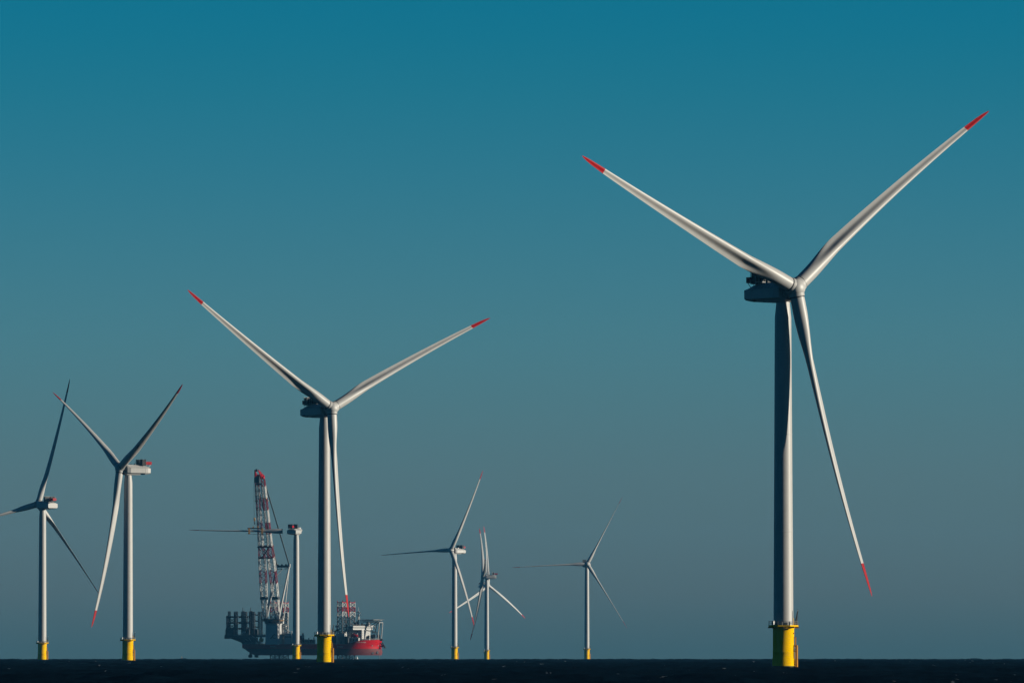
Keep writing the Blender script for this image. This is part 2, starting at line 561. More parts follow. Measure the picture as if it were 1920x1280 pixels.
# red hoist platform: floor, fence panels and struts
m_ = MB()
x0, x1, hw = -11.0, -16.2, 1.7
m_.box(((x0 + x1) / 2, 0, 3.25), (x0 - x1, 2 * hw, 0.16))
for s in (-1, 1):
    for k in range(4):
        xa = x0 - 0.06 - k * (x0 - x1) / 4
        m_.box((xa - 0.62, s * hw, 4.25), (1.2, 0.10, 1.75))
for k in range(4):
    m_.box((x1, -hw + 0.425 + k * 0.85, 4.25), (0.10, 0.78, 1.75))
m_.box((x0, 0, 4.25), (0.10, 2 * hw, 1.75))
ME_HOIST = m_.mesh('hoist_platform', M_RED, smooth=False)
m_ = MB()
for s in (-1, 1):
    m_.tube((-15.6, s * 1.5, 3.2), (-13.6, s * 1.8, 1.4), 0.12, n=5)
    m_.tube((-12.2, s * 2.0, 3.2), (-12.2, s * 2.0, 2.2), 0.09, n=5)
ME_STRUT = m_.mesh('strut', M_GALV)
# roof clutter in front of the cooler: weather mast, hatch, lamp
m_ = MB()
m_.box((-4.6, 1.2, 3.25), (1.4, 1.6, 0.9))
m_.box((-2.2, -1.4, 3.25), (1.2, 1.2, 0.5))
m_.tube((-5.8, -1.6, 2.6), (-5.8, -1.6, 5.2), 0.08, n=5)
ME_ROOF = m_.mesh('roof_hatch', M_GALV, smooth=False)
# hub and blade collars
m_ = MB()
m_.lathe([(-2.5, 2.4), (-2.1, 2.9), (-0.6, 3.08), (0.5, 3.08), (1.6, 2.82), (2.35, 2.3), (2.8, 1.5), (3.0, 0.8), (3.05, 0.25)], 48, 'X')
ME_SPIN = m_.mesh('hub', M_BLADE)
m_ = MB()
m_.lathe([(0.6, 2.64), (2.75, 2.62), (2.9, 2.56)], 40)
ME_COLLAR = m_.mesh('blade_collar', M_BLADE)
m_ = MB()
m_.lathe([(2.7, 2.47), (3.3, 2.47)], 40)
ME_RING = m_.mesh('root_shade_ring', M_BLACK)  # black band painting in the shadow gap between collar and blade root

CH_R = [3.2, 7, 12, 18, 24, 35, 50, 65, 80, 92, 98, 101, 102.6, 103.5]
CH_C = [4.75, 4.75, 4.80, 4.95, 4.85, 4.35, 3.6, 2.95, 2.3, 1.8, 1.38, 0.95, 0.55, 0.12]
TW_R = [3, 14, 20, 28, 40, 60, 80, 104]
TW_T = [15, 14, 11.5, 9, 6, 3, 1, -0.5]
TC_R = [3, 7, 12, 18, 26, 40, 60, 104]
TC_T = [1.0, 1.0, 0.80, 0.60, 0.47, 0.38, 0.31, 0.19]


def blade_section(r, pitch=0.0, n=40):
    c = np.interp(r, CH_R, CH_C)
    tw = rad(np.interp(r, TW_R, TW_T) + pitch)
    tc = np.interp(r, TC_R, TC_T)
    w = min(1.0, max(0.0, (r - 7.0) / 18.0))
    w = w * w * (3 - 2 * w)
    pts = []
    for i in range(n):
        t = 2 * math.pi * i / n
        xc = 0.5 * (1 - math.cos(t))             # 0 at the leading edge, 1 at the trailing edge
        yt = 5 * tc * (0.2969 * math.sqrt(max(xc, 0)) - 0.126 * xc - 0.3516 * xc ** 2 + 0.2843 * xc ** 3 - 0.1015 * xc ** 4)
        camber = 0.035 * 4 * xc * (1 - xc)
        if math.sin(t) >= 0:                      # pressure side, upwind
            q = min(1.0, max(0.0, (xc - 0.28) / 0.50))
            y = yt * (1 - 0.95 * q * q * (3 - 2 * q)) - camber * 0.35
        else:
            y = -yt - camber
        ax, ay = (xc - 0.32) * c, y * c
        cx_, cy_ = -math.cos(t) * c / 2, math.sin(t) * c / 2
        px, py = cx_ * (1 - w) + ax * w, cy_ * (1 - w) + ay * w
        # pitch: leading edge (negative x) turns upwind (positive y)
        pts.append((px * math.cos(tw) + py * math.sin(tw), -px * math.sin(tw) + py * math.cos(tw)))
    return pts


def blade_meshes(R, flap, edge, pitch=0.0):
    k = R / 103.5
    rs = list(np.linspace(3.0, 30, 28)) + list(np.linspace(33, 92.3, 22))
    tip = [92.3, 94, 96, 98, 99.5, 101, 102, 102.8, 103.3, 103.5]

    def ring(r):
        q = r / 103.5
        dy = flap * (0.3 * q + 0.7 * q ** 2.2) if flap > 0 else 8.0 * q + (flap - 8.0) * q ** 2
        dx = -edge * q ** 2
        return [(x + dx, y + dy, r * k) for x, y in blade_section(r, pitch)]
    a = MB().loft([ring(r) for r in rs])
    b2 = MB().loft([ring(r) for r in tip])
    return a.mesh('blade', M_BLADE, angle=60), b2.mesh('blade_tip', M_RED, angle=60)


TILT = rad(6)


def wind_turbine(label, px, D, yaw, theta=None, R=103.5, flap=(7, 7, 7), edge=(0, 0, 0), overhang=6.1, pitch=80.0):
    X0 = (px - 960.0) / F * D
    root = empty('wind_turbine', (X0, D, -(X0 * X0 + D * D) / 2 / RE))
    tag(root, label, 'wind turbine', 'wind turbines standing in the sea')
    tw = link('tower', ME_TOWER, root)
    for mf_ in ME_FLANGE:
        link('flange_ring', mf_, tw)
    link('door', ME_DOOR, tw)
    fo = link('foundation', ME_FOUND, root)
    link('tide_band', ME_TIDE, fo)
    link('bracket', ME_BRACK, fo, kind='stuff')
    link('boat_landing', ME_LAND, fo)
    link('ladder', ME_LADDER, fo)
    for mf_ in ME_FIT:
        link('fitting', mf_, fo)
    pl = link('platform', ME_DECK, root)
    link('railing', ME_RAIL, pl, kind='stuff')
    for ml_ in ME_LOCK:
        link('locker', ml_, pl)
    dc = link('davit_crane', ME_DAVIT, root)
    link('crane_head', ME_DAVITT, dc)
    psi = rad(yaw)
    ah = Vector((math.sin(psi), -math.cos(psi), 0))
    rz = math.atan2(ah.y, ah.x)
    mn = Matrix.Translation((0, 0, HUB - 0.8)) @ Matrix.Rotation(rz, 4, 'Z')
    na = link('nacelle', ME_NAC, root, mn)
    for nm, m0 in (('rear_cowl', ME_COWL), ('belly_fairing', ME_BELLY), ('generator', ME_GEN), ('panel_seam', ME_SEAM),
                   ('radiator_frame', ME_COOLF), ('hoist_platform', ME_HOIST), ('strut', ME_STRUT), ('roof_hatch', ME_ROOF)):
        link(nm, m0, na, kind='stuff' if nm in ('panel_seam', 'radiator_frame', 'strut', 'roof_hatch') else None)
    for mc_ in ME_COOL:
        link('radiator', mc_, na)
    a = Vector((ah.x * math.cos(TILT), ah.y * math.cos(TILT), math.sin(TILT)))
    e1 = Vector((math.cos(psi), math.sin(psi), 0))
    e2 = Vector((-math.sin(TILT) * ah.x, -math.sin(TILT) * ah.y, math.cos(TILT)))
    hub_p = Vector((ah.x * overhang, ah.y * overhang, HUB))
    th0 = 0.0 if theta is None else rad(theta)

    def frame(t, c):
        tg = e1 * math.cos(t) - e2 * math.sin(t)
        rd = e1 * math.sin(t) + e2 * math.cos(t)
        m3 = Matrix((-tg, a, rd)).transposed()
        return Matrix.Translation(c) @ m3.to_4x4()
    # the hub turns with the blades
    f0 = frame(th0, hub_p)
    hm = f0 @ Matrix(((0, 1, 0, 0), (1, 0, 0, 0), (0, 0, -1, 0), (0, 0, 0, 1)))
    hub = link('hub', ME_SPIN, root, hm)
    for k in range(3):
        t = th0 + k * 2 * math.pi / 3
        loc = hm.inverted() @ frame(t, hub_p)
        link('blade_collar', ME_COLLAR, hub, loc)
        if theta is None:
            continue
        m1, m2 = blade_meshes(R, flap[k], edge[k], pitch)
        bl = link('blade', m1, root, frame(t, hub_p))
        link('root_shade_ring', ME_RING, bl)
        link('blade_tip', m2, bl)
    return root


wind_turbine('largest and nearest white turbine, its dark nacelle side partly hidden by a blade', 1468.6, dist_for_row(541.1, HUB), 40.19, 52.50, 104.07, (10.93, 9.98, 8.82), (2.69, -1.31, -1.38), pitch=17)
wind_turbine('second largest turbine, its yellow base hiding the middle of the red ship', 608.2, dist_for_row(766.0, HUB), 37.40, 302.54, 103.88, (8.62, 10.52, 8.17), (-1.17, 2.4, -1.2), pitch=17)
wind_turbine('turbine with fully sunlit nacelle side and one lowered blade in front of its neighbour', 240.3, dist_for_row(877.5, HUB), -59.67, 60.25, 104.52, (7.79, 8.97, 8.28), (1.06, 0.6, -1.64), pitch=92)
wind_turbine('turbine seen from behind with a bright rear plate and blades reaching behind its neighbour', 80.0, dist_for_row(944.5, HUB), -140.34, 224.54, 104.34, (7.46, 6.2, 7.0), (0.06, -0.06, 0))
wind_turbine('bare turbine without any blades standing in front of the crane ship', 555.6, dist_for_row(994.0, HUB), 162.0)
wind_turbine('small turbine nearest the red bow, with white nacelle and one level dark blade', 852.3, dist_for_row(1031.0, HUB), -42.79, 27.89, 102.01, (7.52, 8.81, 9.18), (0.56, 1.77, -2.36))
wind_turbine('small turbine seen edge-on with its nacelle sideways, covering the tower of another turbine', 912.8, dist_for_row(1079.7, HUB), -85.45, 75.92, 101.11, (7.43, 6.87, 7.67), (0.32, 0.06, -0.38))
wind_turbine('farthest turbine, its three bent red-tipped blades spread behind the edge-on turbine', 911.6, dist_for_row(1097.2, HUB), 43.62, 2.97, 101.06, (-5.68, -4.59, -4.66), (-0.2, -0.13, 0.33), overhang=5.0, pitch=4)
wind_turbine('lone far turbine with very thin faint blades between the biggest one and a turbine pair', 1100.3, dist_for_row(1057.0, HUB), 4.58, 147.92, 99.69, (6.37, 6.76, 7.0), (1.99, -1.97, 0.0))

# ------------------------------------------------------------------ jack-up ship
DS = 7277.0
S = F / DS
AL = rad(11.0)                       # the bow points right and slightly towards the camera
SA, CA = math.sin(AL), math.cos(AL)
PX0 = 587.0
XS = (PX0 - 960.0) / F * DS
SEAROW = EYE_ROW + F * (EYE / DS + DS / 2 / RE)
ship = empty('jack_up_ship', (XS, DS, -(XS * XS + DS * DS) / 2 / RE), -AL)
tag(ship, 'red crane ship jacked up on lattice legs below a tall red and white boom', 'ship')


def L(px, py, v=0.0):
    """ship coordinates of a point seen at photo position px, py and lying v metres across the ship (negative = near side)"""
    return Vector((((px - PX0) / S - v * SA) / CA, v, (SEAROW - py) / S))


def G(px, py, dy=0.0):
    """ship coordinates of a point at photo position px, py lying dy metres behind the ship's middle"""
    dx = (px - PX0) / S
    return Vector((dx * CA - dy * SA, dx * SA + dy * CA, (SEAROW - py) / S))


BEAM = 25.0
zf_ = lambda py: (SEAROW - py) / S
U_ST = L(455.6, 1200, -BEAM).x
U_BOW = L(713.5, 1200, -6).x
Z_CUT = (SEAROW - 1215.5) / S
Z_BOT = (SEAROW - 1227.6) / S
Z_TOP = (SEAROW - 1199.2) / S


def z_deck(u):
    a, b_ = L(650, 1, -BEAM).x, L(679, 1, -BEAM).x
    return float(np.interp(u, [U_ST, a, b_, U_BOW], [(SEAROW - 1206.6) / S, (SEAROW - 1206.4) / S, (SEAROW - 1199.8) / S, (SEAROW - 1198.6) / S]))


def z_keel(u):
    return float(np.interp(u, [U_ST, U_ST + 1, L(466, 1, -BEAM).x, L(474, 1, -BEAM).x, L(480, 1, -BEAM).x], [(SEAROW - 1213.8) / S, (SEAROW - 1214.6) / S, (SEAROW - 1219.4) / S, (SEAROW - 1226.2) / S, Z_BOT]))


def half_breadth(u, z):
    t = (z - Z_BOT) / (Z_TOP - Z_BOT)
    u0 = float(np.interp(t, [0, 0.4, 1.0], [L(636, 1, -BEAM).x, L(648, 1, -BEAM).x, L(668, 1, -BEAM).x]))
    ue = U_BOW + float(np.interp(t, [0, 0.2, 0.38, 0.6, 1.0], [0.0, 1.0, 0.2, -1.0, 0.3]))
    if u <= u0:
        return BEAM
    s = min(1.0, (u - u0) / (ue - u0))
    return BEAM * max(0.0, 1 - s ** 2.0) ** 0.55


def hull_shell(name, zlo, zhi, m, parent):
    us = list(np.linspace(U_ST, U_BOW - 45, 30)) + list(U_BOW - 45 + 45.0 * np.sin(np.linspace(0, math.pi / 2, 30)))[1:]
    rings = []
    nz = 7
    for u in us:
        a, b_ = zlo(u), max(zlo(u) + 0.02, zhi(u))
        zs = [a + (b_ - a) * i / (nz - 1) for i in range(nz)]
        near = [(u, -max(0.05, half_breadth(u, z)), z) for z in zs]
        far = [(u, max(0.05, half_breadth(u, z)), z) for z in zs]
        rings.append(near + far[::-1])
    o = MB().loft(rings).build(name, m, parent, angle=40)
    return o


hull = hull_shell('hull', lambda u: max(Z_CUT, z_keel(u)), z_deck, M_HULLR, ship)
bottom = hull_shell('hull_bottom', z_keel, lambda u: max(Z_CUT, z_keel(u)) - 0.02, M_HULLB, ship)
# rubbing strake and draught marks
m_ = MB()
us = np.linspace(U_ST + 1, L(655, 1, -BEAM).x, 40)
for a, b_ in zip(us[:-1], us[1:]):
    m_.tube((a, -BEAM - 0.1, z_deck(a) - 0.5), (b_, -BEAM - 0.1, z_deck(b_) - 0.5), 0.25, n=6)
m_.build('rubbing_strake', M_HULLR, hull, kind='stuff')


def lettering(text, pxc, pyc, width_px, parent, name='hull_lettering'):
    cu = bpy.data.curves.new(name, 'FONT')
    cu.body = text
    cu.align_x = 'CENTER'
    cu.align_y = 'CENTER'
    cu.size = 1.0
    tmp = bpy.data.objects.new('tmp', cu)
    COL.objects.link(tmp)
    bpy.context.view_layer.update()
    dg = bpy.context.evaluated_depsgraph_get()
    me = bpy.data.meshes.new_from_object(tmp.evaluated_get(dg))
    bpy.data.objects.remove(tmp)
    xs = [v.co.x for v in me.vertices]
    k = width_px / S / (max(xs) - min(xs))
    c = L(pxc, pyc, -BEAM)
    for v in me.vertices:
        u, z = c.x + v.co.x * k, c.z + v.co.y * k
        v.co = (u, -half_breadth(u, z) - 0.12, z)
    me.materials.clear()
    me.materials.append(M_WHITEL)
    me.name = name
    return link(name, me, parent)


lettering('WIND MAKER', 677.5, 1203.6, 17.0, hull)
lettering('NO SMOKING', 514, 1211.6, 11.5, hull)
lettering('NO SMOKING', 639.5, 1211.8, 11.5, hull)
# white thruster symbols on the bow side
for px in (694.6, 702.4, 706.2):
    c = L(px, 1209.5, -BEAM)
    lo = -half_breadth(c.x, c.z)
    m_ = MB()
    for i in range(1):
        m_.tube((c.x, lo - 0.15, c.z), (c.x, lo + 0.6, c.z), 0.75, n=16)
    # place on the true bow curve
    m_.build('thruster_mark', M_WHITEL, hull)
# bow thruster tunnels: dark pipes through the hull with a grille
for px, py, r in ((700.3, 1223.6, 2.3 / S * 1.0), (708.2, 1222.4, 2.7 / S)):
    # find u where the curved side shows at this picture column
    best = min(np.linspace(U_BOW - 45, U_BOW - 0.5, 200), key=lambda u: abs((PX0 + S * (u * CA - half_breadth(u, (SEAROW - py) / S) * SA)) - px))
    z = (SEAROW - py) / S
    hb = half_breadth(best, z)
    d = 0.4
    hb2 = half_breadth(best + d, z)
    nrm = Vector((hb - hb2, -d, 0)).normalized()
    p = Vector((best, -hb, z))
    t = MB().tube(p - nrm * 2.0, p + nrm * 0.35, r, n=24).build('thruster_tunnel', M_BLACK, hull)
    g = MB()
    sx = Vector((0, 0, 1)).cross(nrm)
    for k in (-0.5, 0, 0.5):
        hl = math.sqrt(max(0, 1 - k * k)) * r * 0.95
        g.tube(p + nrm * 0.4 + Vector((0, 0, k * r)) - sx * hl, p + nrm * 0.4 + Vector((0, 0, k * r)) + sx * hl, 0.09, n=5)
    g.build('grille', M_BLUE, t, kind='stuff')
# anchor rack ahead of the bow
m_ = MB()
for s in (-1, 1):
    m_.tube(L(707, 1211.3, s * 5), L(719.5, 1211.0, s * 3), 0.8, n=8)
    m_.tube(L(712.5, 1203.5, s * 4), L(719.5, 1210.5, s * 3), 0.45, n=8)
m_.tube(L(719.5, 1211, -3), L(719.5, 1211, 3), 0.5, n=8)
ar = m_.build('anchor_rack', M_HULLR, ship)
m_ = MB()
m_.tube(L(717.5, 1203.6, -3.4), L(722.5, 1213.0, -3.4), 0.55, 0.7, n=8)
m_.tube(L(721.2, 1213.6, -5.5), L(723.6, 1213.0, -1.5), 0.6, n=8)
m_.build('anchor', M_BLACK, ar)
m_ = MB()
m_.lathe([(-1.2, 0.4), (-1.0, 1.0), (0, 1.25), (1.0, 1.0), (1.2, 0.4)], 20, 'X', L(716.0, 1198.8, -4))
m_.build('bow_fender', M_BLACK, ship)
# sea water pipe below the bow, cooling water falling under the hull
MB().tube(L(712.2, 1227, -4), L(712.2, 1238, -4), 0.32, n=8).build('suction_pipe', M_BLUE, ship)
m_ = MB()
for px, top, r in ((670.9, 1230.5, 0.8), (664.2, 1233.0, 0.6)):
    p = L(px, top, -20)
    q_ = L(px, 1238, -20)
    m_.tube(p, q_, r * 0.7, r * 1.25, n=10)
    for k in range(7):
        w_ = random.uniform(-0.6, 0.6)
        m_.tube(p + Vector((w_ * .5, 0, random.uniform(-1, 0.6))), q_ + Vector((w_, 0, 0)), 0.18, 0.3, n=6)
m_.build('cooling_water', M_FOAM, ship, kind='stuff')
# stern thrusters
for px, py, h in ((470.0, 1221.5, 7.5), (481.5, 1226.5, 2.2)):
    c = L(px, py, -14)
    th = MB().tube(c + Vector((0, 0, 1.5)), c + Vector((0, 0, -h / S * 0.75)), 1.1, 0.8, n=12)
    base = c + Vector((0, 0, -h / S))
    th.lathe([(-1.7, 1.35), (-0.8, 1.65), (0.9, 1.75), (1.7, 1.55)], 20, 'X', base)
    th.build('stern_thruster', M_BLACK, ship)
MB().add([L(463, 1216, -22), L(478, 1216, -22), L(478, 1227, -22), L(474, 1225, -22), L(463, 1219, -22), L(463, 1216, 22), L(478, 1216, 22), L(478, 1227, 22), L(474, 1225, 22), L(463, 1219, 22)],
         [(0, 1, 2, 3, 4), (9, 8, 7, 6, 5), (0, 4, 9, 5), (4, 3, 8, 9), (3, 2, 7, 8), (2, 1, 6, 7), (1, 0, 5, 6)]).build('stern_skeg', M_HULLB, ship, smooth=False)


# deck railing along the near and far edge
def railing(p, q_, n, mb, h=1.2):
    p, q_ = Vector(p), Vector(q_)
    up = Vector((0, 0, h))
    for k in (0.5, 1.0):
        mb.tube(p + up * k, q_ + up * k, 0.06, n=4)
    for i in range(n + 1):
        a = p.lerp(q_, i / n)
        mb.tube(a, a + up, 0.07, n=4)


m_ = MB()
us = [U_ST + 2, L(500, 1, -BEAM).x, L(560, 1, -BEAM).x, L(630, 1, -BEAM).x, L(650, 1, -BEAM).x]
for a, b_ in zip(us[:-1], us[1:]):
    for s in (-1, 1):
        railing((a, s * 24.6, z_deck(a)), (b_, s * 24.6, z_deck(b_)), 12, m_)
us = np.linspace(L(680, 1, -BEAM).x, U_BOW - 1, 12)
for a, b_ in zip(us[:-1], us[1:]):
    for s in (-1, 1):
        za, zb = z_deck(a), z_deck(b_)
        railing((a, s * (half_breadth(a, za) - 0.3), za), (b_, s * (half_breadth(b_, zb) - 0.3), zb), 2, m_)
m_.build('deck_railing', M_WHITE, ship, kind='stuff')


# --- legs: three chords, X bracing in bays, red and white bands above, dark below
def leg(center, z_from, z_to, z_banded, phi, mirror, open_from=None):
    ch = []
    for k in range(3):
        t = phi + k * 2 * math.pi / 3
        ch.append(Vector((center.x + 4.75 * math.cos(t) * mirror, center.y + 4.75 * math.sin(t), 0)))
    bay = 4.55
    n = int(round((z_to - z_from) / bay))
    bay = (z_to - z_from) / n
    bands = {}
    for i in range(n):
        z0 = z_from + i * bay
        if z0 < z_banded - 0.1:
            key = 'dark'
        else:
            key = 'white' if (n - 1 - i) % 2 == 0 else 'red'
        mb = bands.setdefault((key, i if key != 'dark' else 0), MB())
        up0, up1 = Vector((0, 0, z0)), Vector((0, 0, z0 + bay))
        for k in range(3):
            a, b_ = ch[k], ch[(k + 1) % 3]
            mb.tube(a + up0, a + up1, 0.55, n=8)
            mb.tube(a + up0, b_ + up1, 0.27, n=5)
            mb.tube(b_ + up0, a + up1, 0.27, n=5)
            mb.tube(a + up1, b_ + up1, 0.24, n=5)
    mats = {'dark': M_DARK, 'white': M_WHITE, 'red': M_DREDB}
    lg = bands[('dark', 0)].build('leg', mats['dark'], ship)
    for (key, i_), mb in bands.items():
        if key != 'dark':
            mb.build('leg_section', mats[key], lg)
    m2 = MB()
    for k in range(3):
        m2.tube(ch[k] + Vector((0, 0, z_to)), ch[k] + Vector((0, 0, z_to + 1.6)), 0.30, n=6)
        m2.tube(ch[k] + Vector((0, 0, z_to - 0.05)), ch[(k + 1) % 3] + Vector((0, 0, z_to - 0.05)), 0.32, n=6)
    m2.build('leg_top', M_RED, lg)
    return lg


V_LEG = 19.0
Z_LEGTOP = (SEAROW - 1129.0) / S
LEGS = {'bow_near': L(642.4, 1, -V_LEG), 'bow_far': L(656.6, 1, V_LEG), 'stern_near': L(516.4, 1, -V_LEG), 'stern_far': L(531.0, 1, V_LEG)}
zb = (SEAROW - 1160.0) / S
for nm, c in LEGS.items():
    mir = 1
    ph = rad(155) + AL if 'near' in nm else rad(25) + AL
    top = Z_LEGTOP if 'bow' in nm else (SEAROW - 1129.5) / S
    leg(c, -9.0, top, zb, ph, 1)
# lamps and caps on the bow legs
for nm, dx_, h_ in (('bow_near', 1, 2.0), ('bow_far', -1, 1.7)):
    c = LEGS[nm]
    MB().tube((c.x + dx_, c.y, Z_LEGTOP), (c.x + dx_, c.y, Z_LEGTOP + h_), 0.6, n=8).build('leg_lamp', M_DARK, ship)

# --- jack houses at the bow legs
for nm in ('bow_near', 'bow_far'):
    c = LEGS[nm]
    z0 = z_deck(c.x) - 0.2
    z1 = (SEAROW - 1187.0) / S
    m_ = MB()
    m_.prism([(c.x - 4.6, c.y - 6.0), (c.x + 4.0, c.y - 6.0), (c.x + 4.0, c.y + 6.0), (c.x - 4.6, c.y + 6.0)], z0, z1)
    jh = m_.build('jack_house', M_WHITE, ship, smooth=False)
    m_ = MB()
    m_.box((c.x + 0.6, c.y - 6.05, z0 + 1.6), (1.2, 0.3, 2.2))
    m_.build('door', M_BLUE, jh, smooth=False)
    for k in range(3):
        t = rad(20 + 60 * k)
        MB().tube((c.x + 3.6 * math.cos(t), c.y + 4.6 * math.sin(t), z1), (c.x + 3.6 * math.cos(t), c.y + 4.6 * math.sin(t), z1 + 2.2), 0.9, n=14).build('jacking_motor', M_WHITE, jh)
for px in (647.3, 652.2):
    MB().tube(L(px, 1192.3, -12), L(px, 1186, -12), 1.3, n=16).build('vent_stack', M_WHITE, ship)
q_ = L(651.0, 1200, -12)
MB().box((q_.x - 0.6, -16, (z_deck(q_.x) + zf_(1192.3)) / 2), (9.5, 18, zf_(1192.3) - z_deck(q_.x))).build('added_shade_box', M_DARK, ship, smooth=False)  # added dark box standing in for shade below the stacks, covering a sunlit wall

# --- crane pedestal around the near stern leg
c = LEGS['stern_near']
z0, z1 = (SEAROW - 1207.2) / S, (SEAROW - 1168.6) / S
m_ = MB()


def sq(h, cut):
    return [(-h, -h + cut), (-h + cut, -h), (h - cut, -h), (h, -h + cut), (h, h - cut), (h - cut, h), (-h + cut, h), (-h, h - cut)]


def ring_sq(h, cut, z, rot):
    R = Matrix.Rotation(rot, 2)
    return [(c.x - 1.2 + (R @ Vector(p)).x, c.y + (R @ Vector(p)).y, z) for p in sq(h, cut)]


m_.loft([ring_sq(7.1, 1.0, z0, 0), ring_sq(6.8, 1.0, z0 + 5, 0), ring_sq(6.6, 1.2, z1 - 2, 0), ring_sq(7.2, 2.5, z1, 0)])
ped = m_.build('crane_pedestal', M_PED, ship, smooth=False)
# emblem on the side: a slanted stroke running into an open ring
m_ = MB()
ec = L(513.6, 1192.5, -V_LEG - 6.75)
R3 = Matrix.Identity(3)


def emb(x, z):
    p = R3 @ Vector((x, 0, z))
    q_ = R3 @ Vector((x, -0.35, z))
    return (ec.x + p.x, ec.y + p.y - 0.0, ec.z + p.z), (ec.x + q_.x, ec.y + q_.y, ec.z + q_.z)


outer, inner = [], []
pts_c = [(1.4 + 1.75 * math.cos(t), 1.75 * math.sin(t), t) for t in np.linspace(rad(50), rad(310), 20)]
w_ = 0.34


def stroke(pts, w):
    mb = m_
    for (x0_, z0_), (x1_, z1_) in zip(pts[:-1], pts[1:]):
        d = Vector((x1_ - x0_, z1_ - z0_)).normalized()
        nx, nz_ = -d.y * w, d.x * w
        e = d * 0.08
        quad = [(x0_ - e.x + nx, z0_ - e.y + nz_), (x1_ + e.x + nx, z1_ + e.y + nz_), (x1_ + e.x - nx, z1_ + e.y - nz_), (x0_ - e.x - nx, z0_ - e.y - nz_)]
        back = [emb(x, z)[0] for x, z in quad]
        front = [emb(x, z)[1] for x, z in quad]
        mb.add(back + front, [(3, 2, 1, 0), (4, 5, 6, 7), (0, 1, 5, 4), (1, 2, 6, 5), (2, 3, 7, 6), (3, 0, 4, 7)])


stroke([(x, z) for x, z, _ in pts_c], 0.34)
stroke([(-2.7, -1.75), (-1.9, -1.5), (-0.2, 0.9), (0.6, 1.55)], 0.36)
m_.build('emblem', M_BLACK, ped, smooth=False)

# --- slewing platform, machinery and crane house
PIV_ROW = 1160.0
pc = G(511.6, PIV_ROW, -12.0)
pcw = Vector((pc.x, pc.y, pc.z))
# crane directions in ship coordinates (ship is turned by -AL)


def wdir(x, y):
    return Vector((x * CA - y * SA, x * SA + y * CA, 0))


FW = wdir(-0.26, -0.966)             # towards the boom tip
TR = wdir(0.966, -0.26)              # to the right across the boom
UP = Vector((0, 0, 1))
m_ = MB()
m_.lathe([(0, 6.6), (0.6, 7.6), (2.2, 7.9), (2.4, 7.2)], 40, 'Z', (pc.x, pc.y, (SEAROW - 1168.6) / S))
m_.build('slewing_ring', M_DARK, ship)
m_ = MB()
zp = (SEAROW - 1164.2) / S
ang = math.atan2(TR.y, TR.x)
for t_, f_, sx_, sy_, sz_ in ((-5.5, -2, 4.5, 9, 2.6), (5.2, -3, 5.0, 8, 3.0), (0, -9, 10, 4, 2.4), (-7.2, 3.5, 3.0, 3.5, 2.2), (7.0, 3.5, 3.2, 3.5, 1.8), (0, 5.5, 5, 2.2, 1.6)):
    p = pcw + TR * t_ + FW * f_
    m_.box((p.x, p.y, zp + sz_ / 2), (sx_, sy_, sz_), ang)
m_.build('winch_house', M_DARK, ship, smooth=False)
m_ = MB()
for t_ in (-8.6, 8.6):
    railing(pcw + TR * t_ + FW * -10 + UP * (zp - pcw.z), pcw + TR * t_ + FW * 6 + UP * (zp - pcw.z), 8, m_)
railing(pcw + TR * -8.6 + FW * 6 + UP * (zp - pcw.z), pcw + TR * 8.6 + FW * 6 + UP * (zp - pcw.z), 8, m_)
m_.build('crane_walkway', M_ORANGE, ship, kind='stuff')
# white sunlit service tower right of the pedestal
m_ = MB()
m_.tube(L(530.5, 1187, -9), L(530.5, 1171, -9), 1.7, n=18)
m_.tube(L(530.5, 1207, -9), L(530.5, 1190, -9), 1.9, n=18)
sv = m_.build('service_column', M_WHITE, ship)
m_ = MB()
for py, pxa, pxb in ((1173.2, 519.0, 537.0), (1169.0, 520.0, 528.0), (1188.5, 527, 536)):
    a, b_ = L(pxa, py, -12), L(pxb, py, -12)
    m_.box(((a.x + b_.x) / 2, -10, a.z), (b_.x - a.x, 5.5, 1.0))
    railing((a.x, -12.6, a.z + 0.5), (b_.x, -12.6, a.z + 0.5), 6, m_)
m_.build('landing', M_WHITE, sv, smooth=False)
m_ = MB()
m_.tube(L(530.2, 1162, -6), L(530.2, 1152, -6), 1.55, n=16)
m_.tube(L(530.2, 1152, -6), L(530.2, 1150.6, -6), 1.2, n=16)
m_.build('exhaust_stack', M_WHITE, ship)
for px, py, w_, h_, v_ in ((537.4, 1152.0, 4.6, 8.5, 8), (537.8, 1165.8, 3.4, 5.6, 8), (536.6, 1160.0, 6.2, 2.2, 7), (529.6, 1166.5, 4.0, 4.6, -4)):
    p = L(px, py, v_)
    m_ = MB()
    m_.box(p, (w_ / S, 4.5, h_ / S))
    m_.box(p + Vector((0, 0, h_ / S / 2 + 0.1)), (w_ / S + 0.6, 5.0, 0.2))
    m_.build('machinery_cabin', M_WHITE, ship, smooth=False)
m_ = MB()
for py in (1158, 1171, 1180, 1187):
    a, b_ = L(533.5, py, 8), L(540.5, py, 8)
    railing((a.x, 4.5, a.z), (b_.x, 4.5, a.z), 4, m_)
    m_.box(((a.x + b_.x) / 2, 6.5, a.z - 0.15), (b_.x - a.x, 5, 0.25))
for px in (534.0, 540.2):
    m_.tube(L(px, 1207, 6), L(px, 1150, 6), 0.35, n=6)
m_.tube(L(540, 1187, 5), L(534, 1171, 5), 0.3, n=6)
m_.build('stair_tower', M_WHITE, ship, kind='stuff')

# --- lattice boom of two columns -------------------------------------------------
LBOOM = 142.0
tip_h = (SEAROW - 896.0) / S
base = pcw + FW * 2.0
rise = tip_h - base.z
reach = 41.0
BA_ = (FW * reach + UP * rise).normalized()      # along the boom
BL_ = (FW * reach + UP * rise).length
BN_ = BA_.cross(TR).normalized()                 # across the boom's thickness


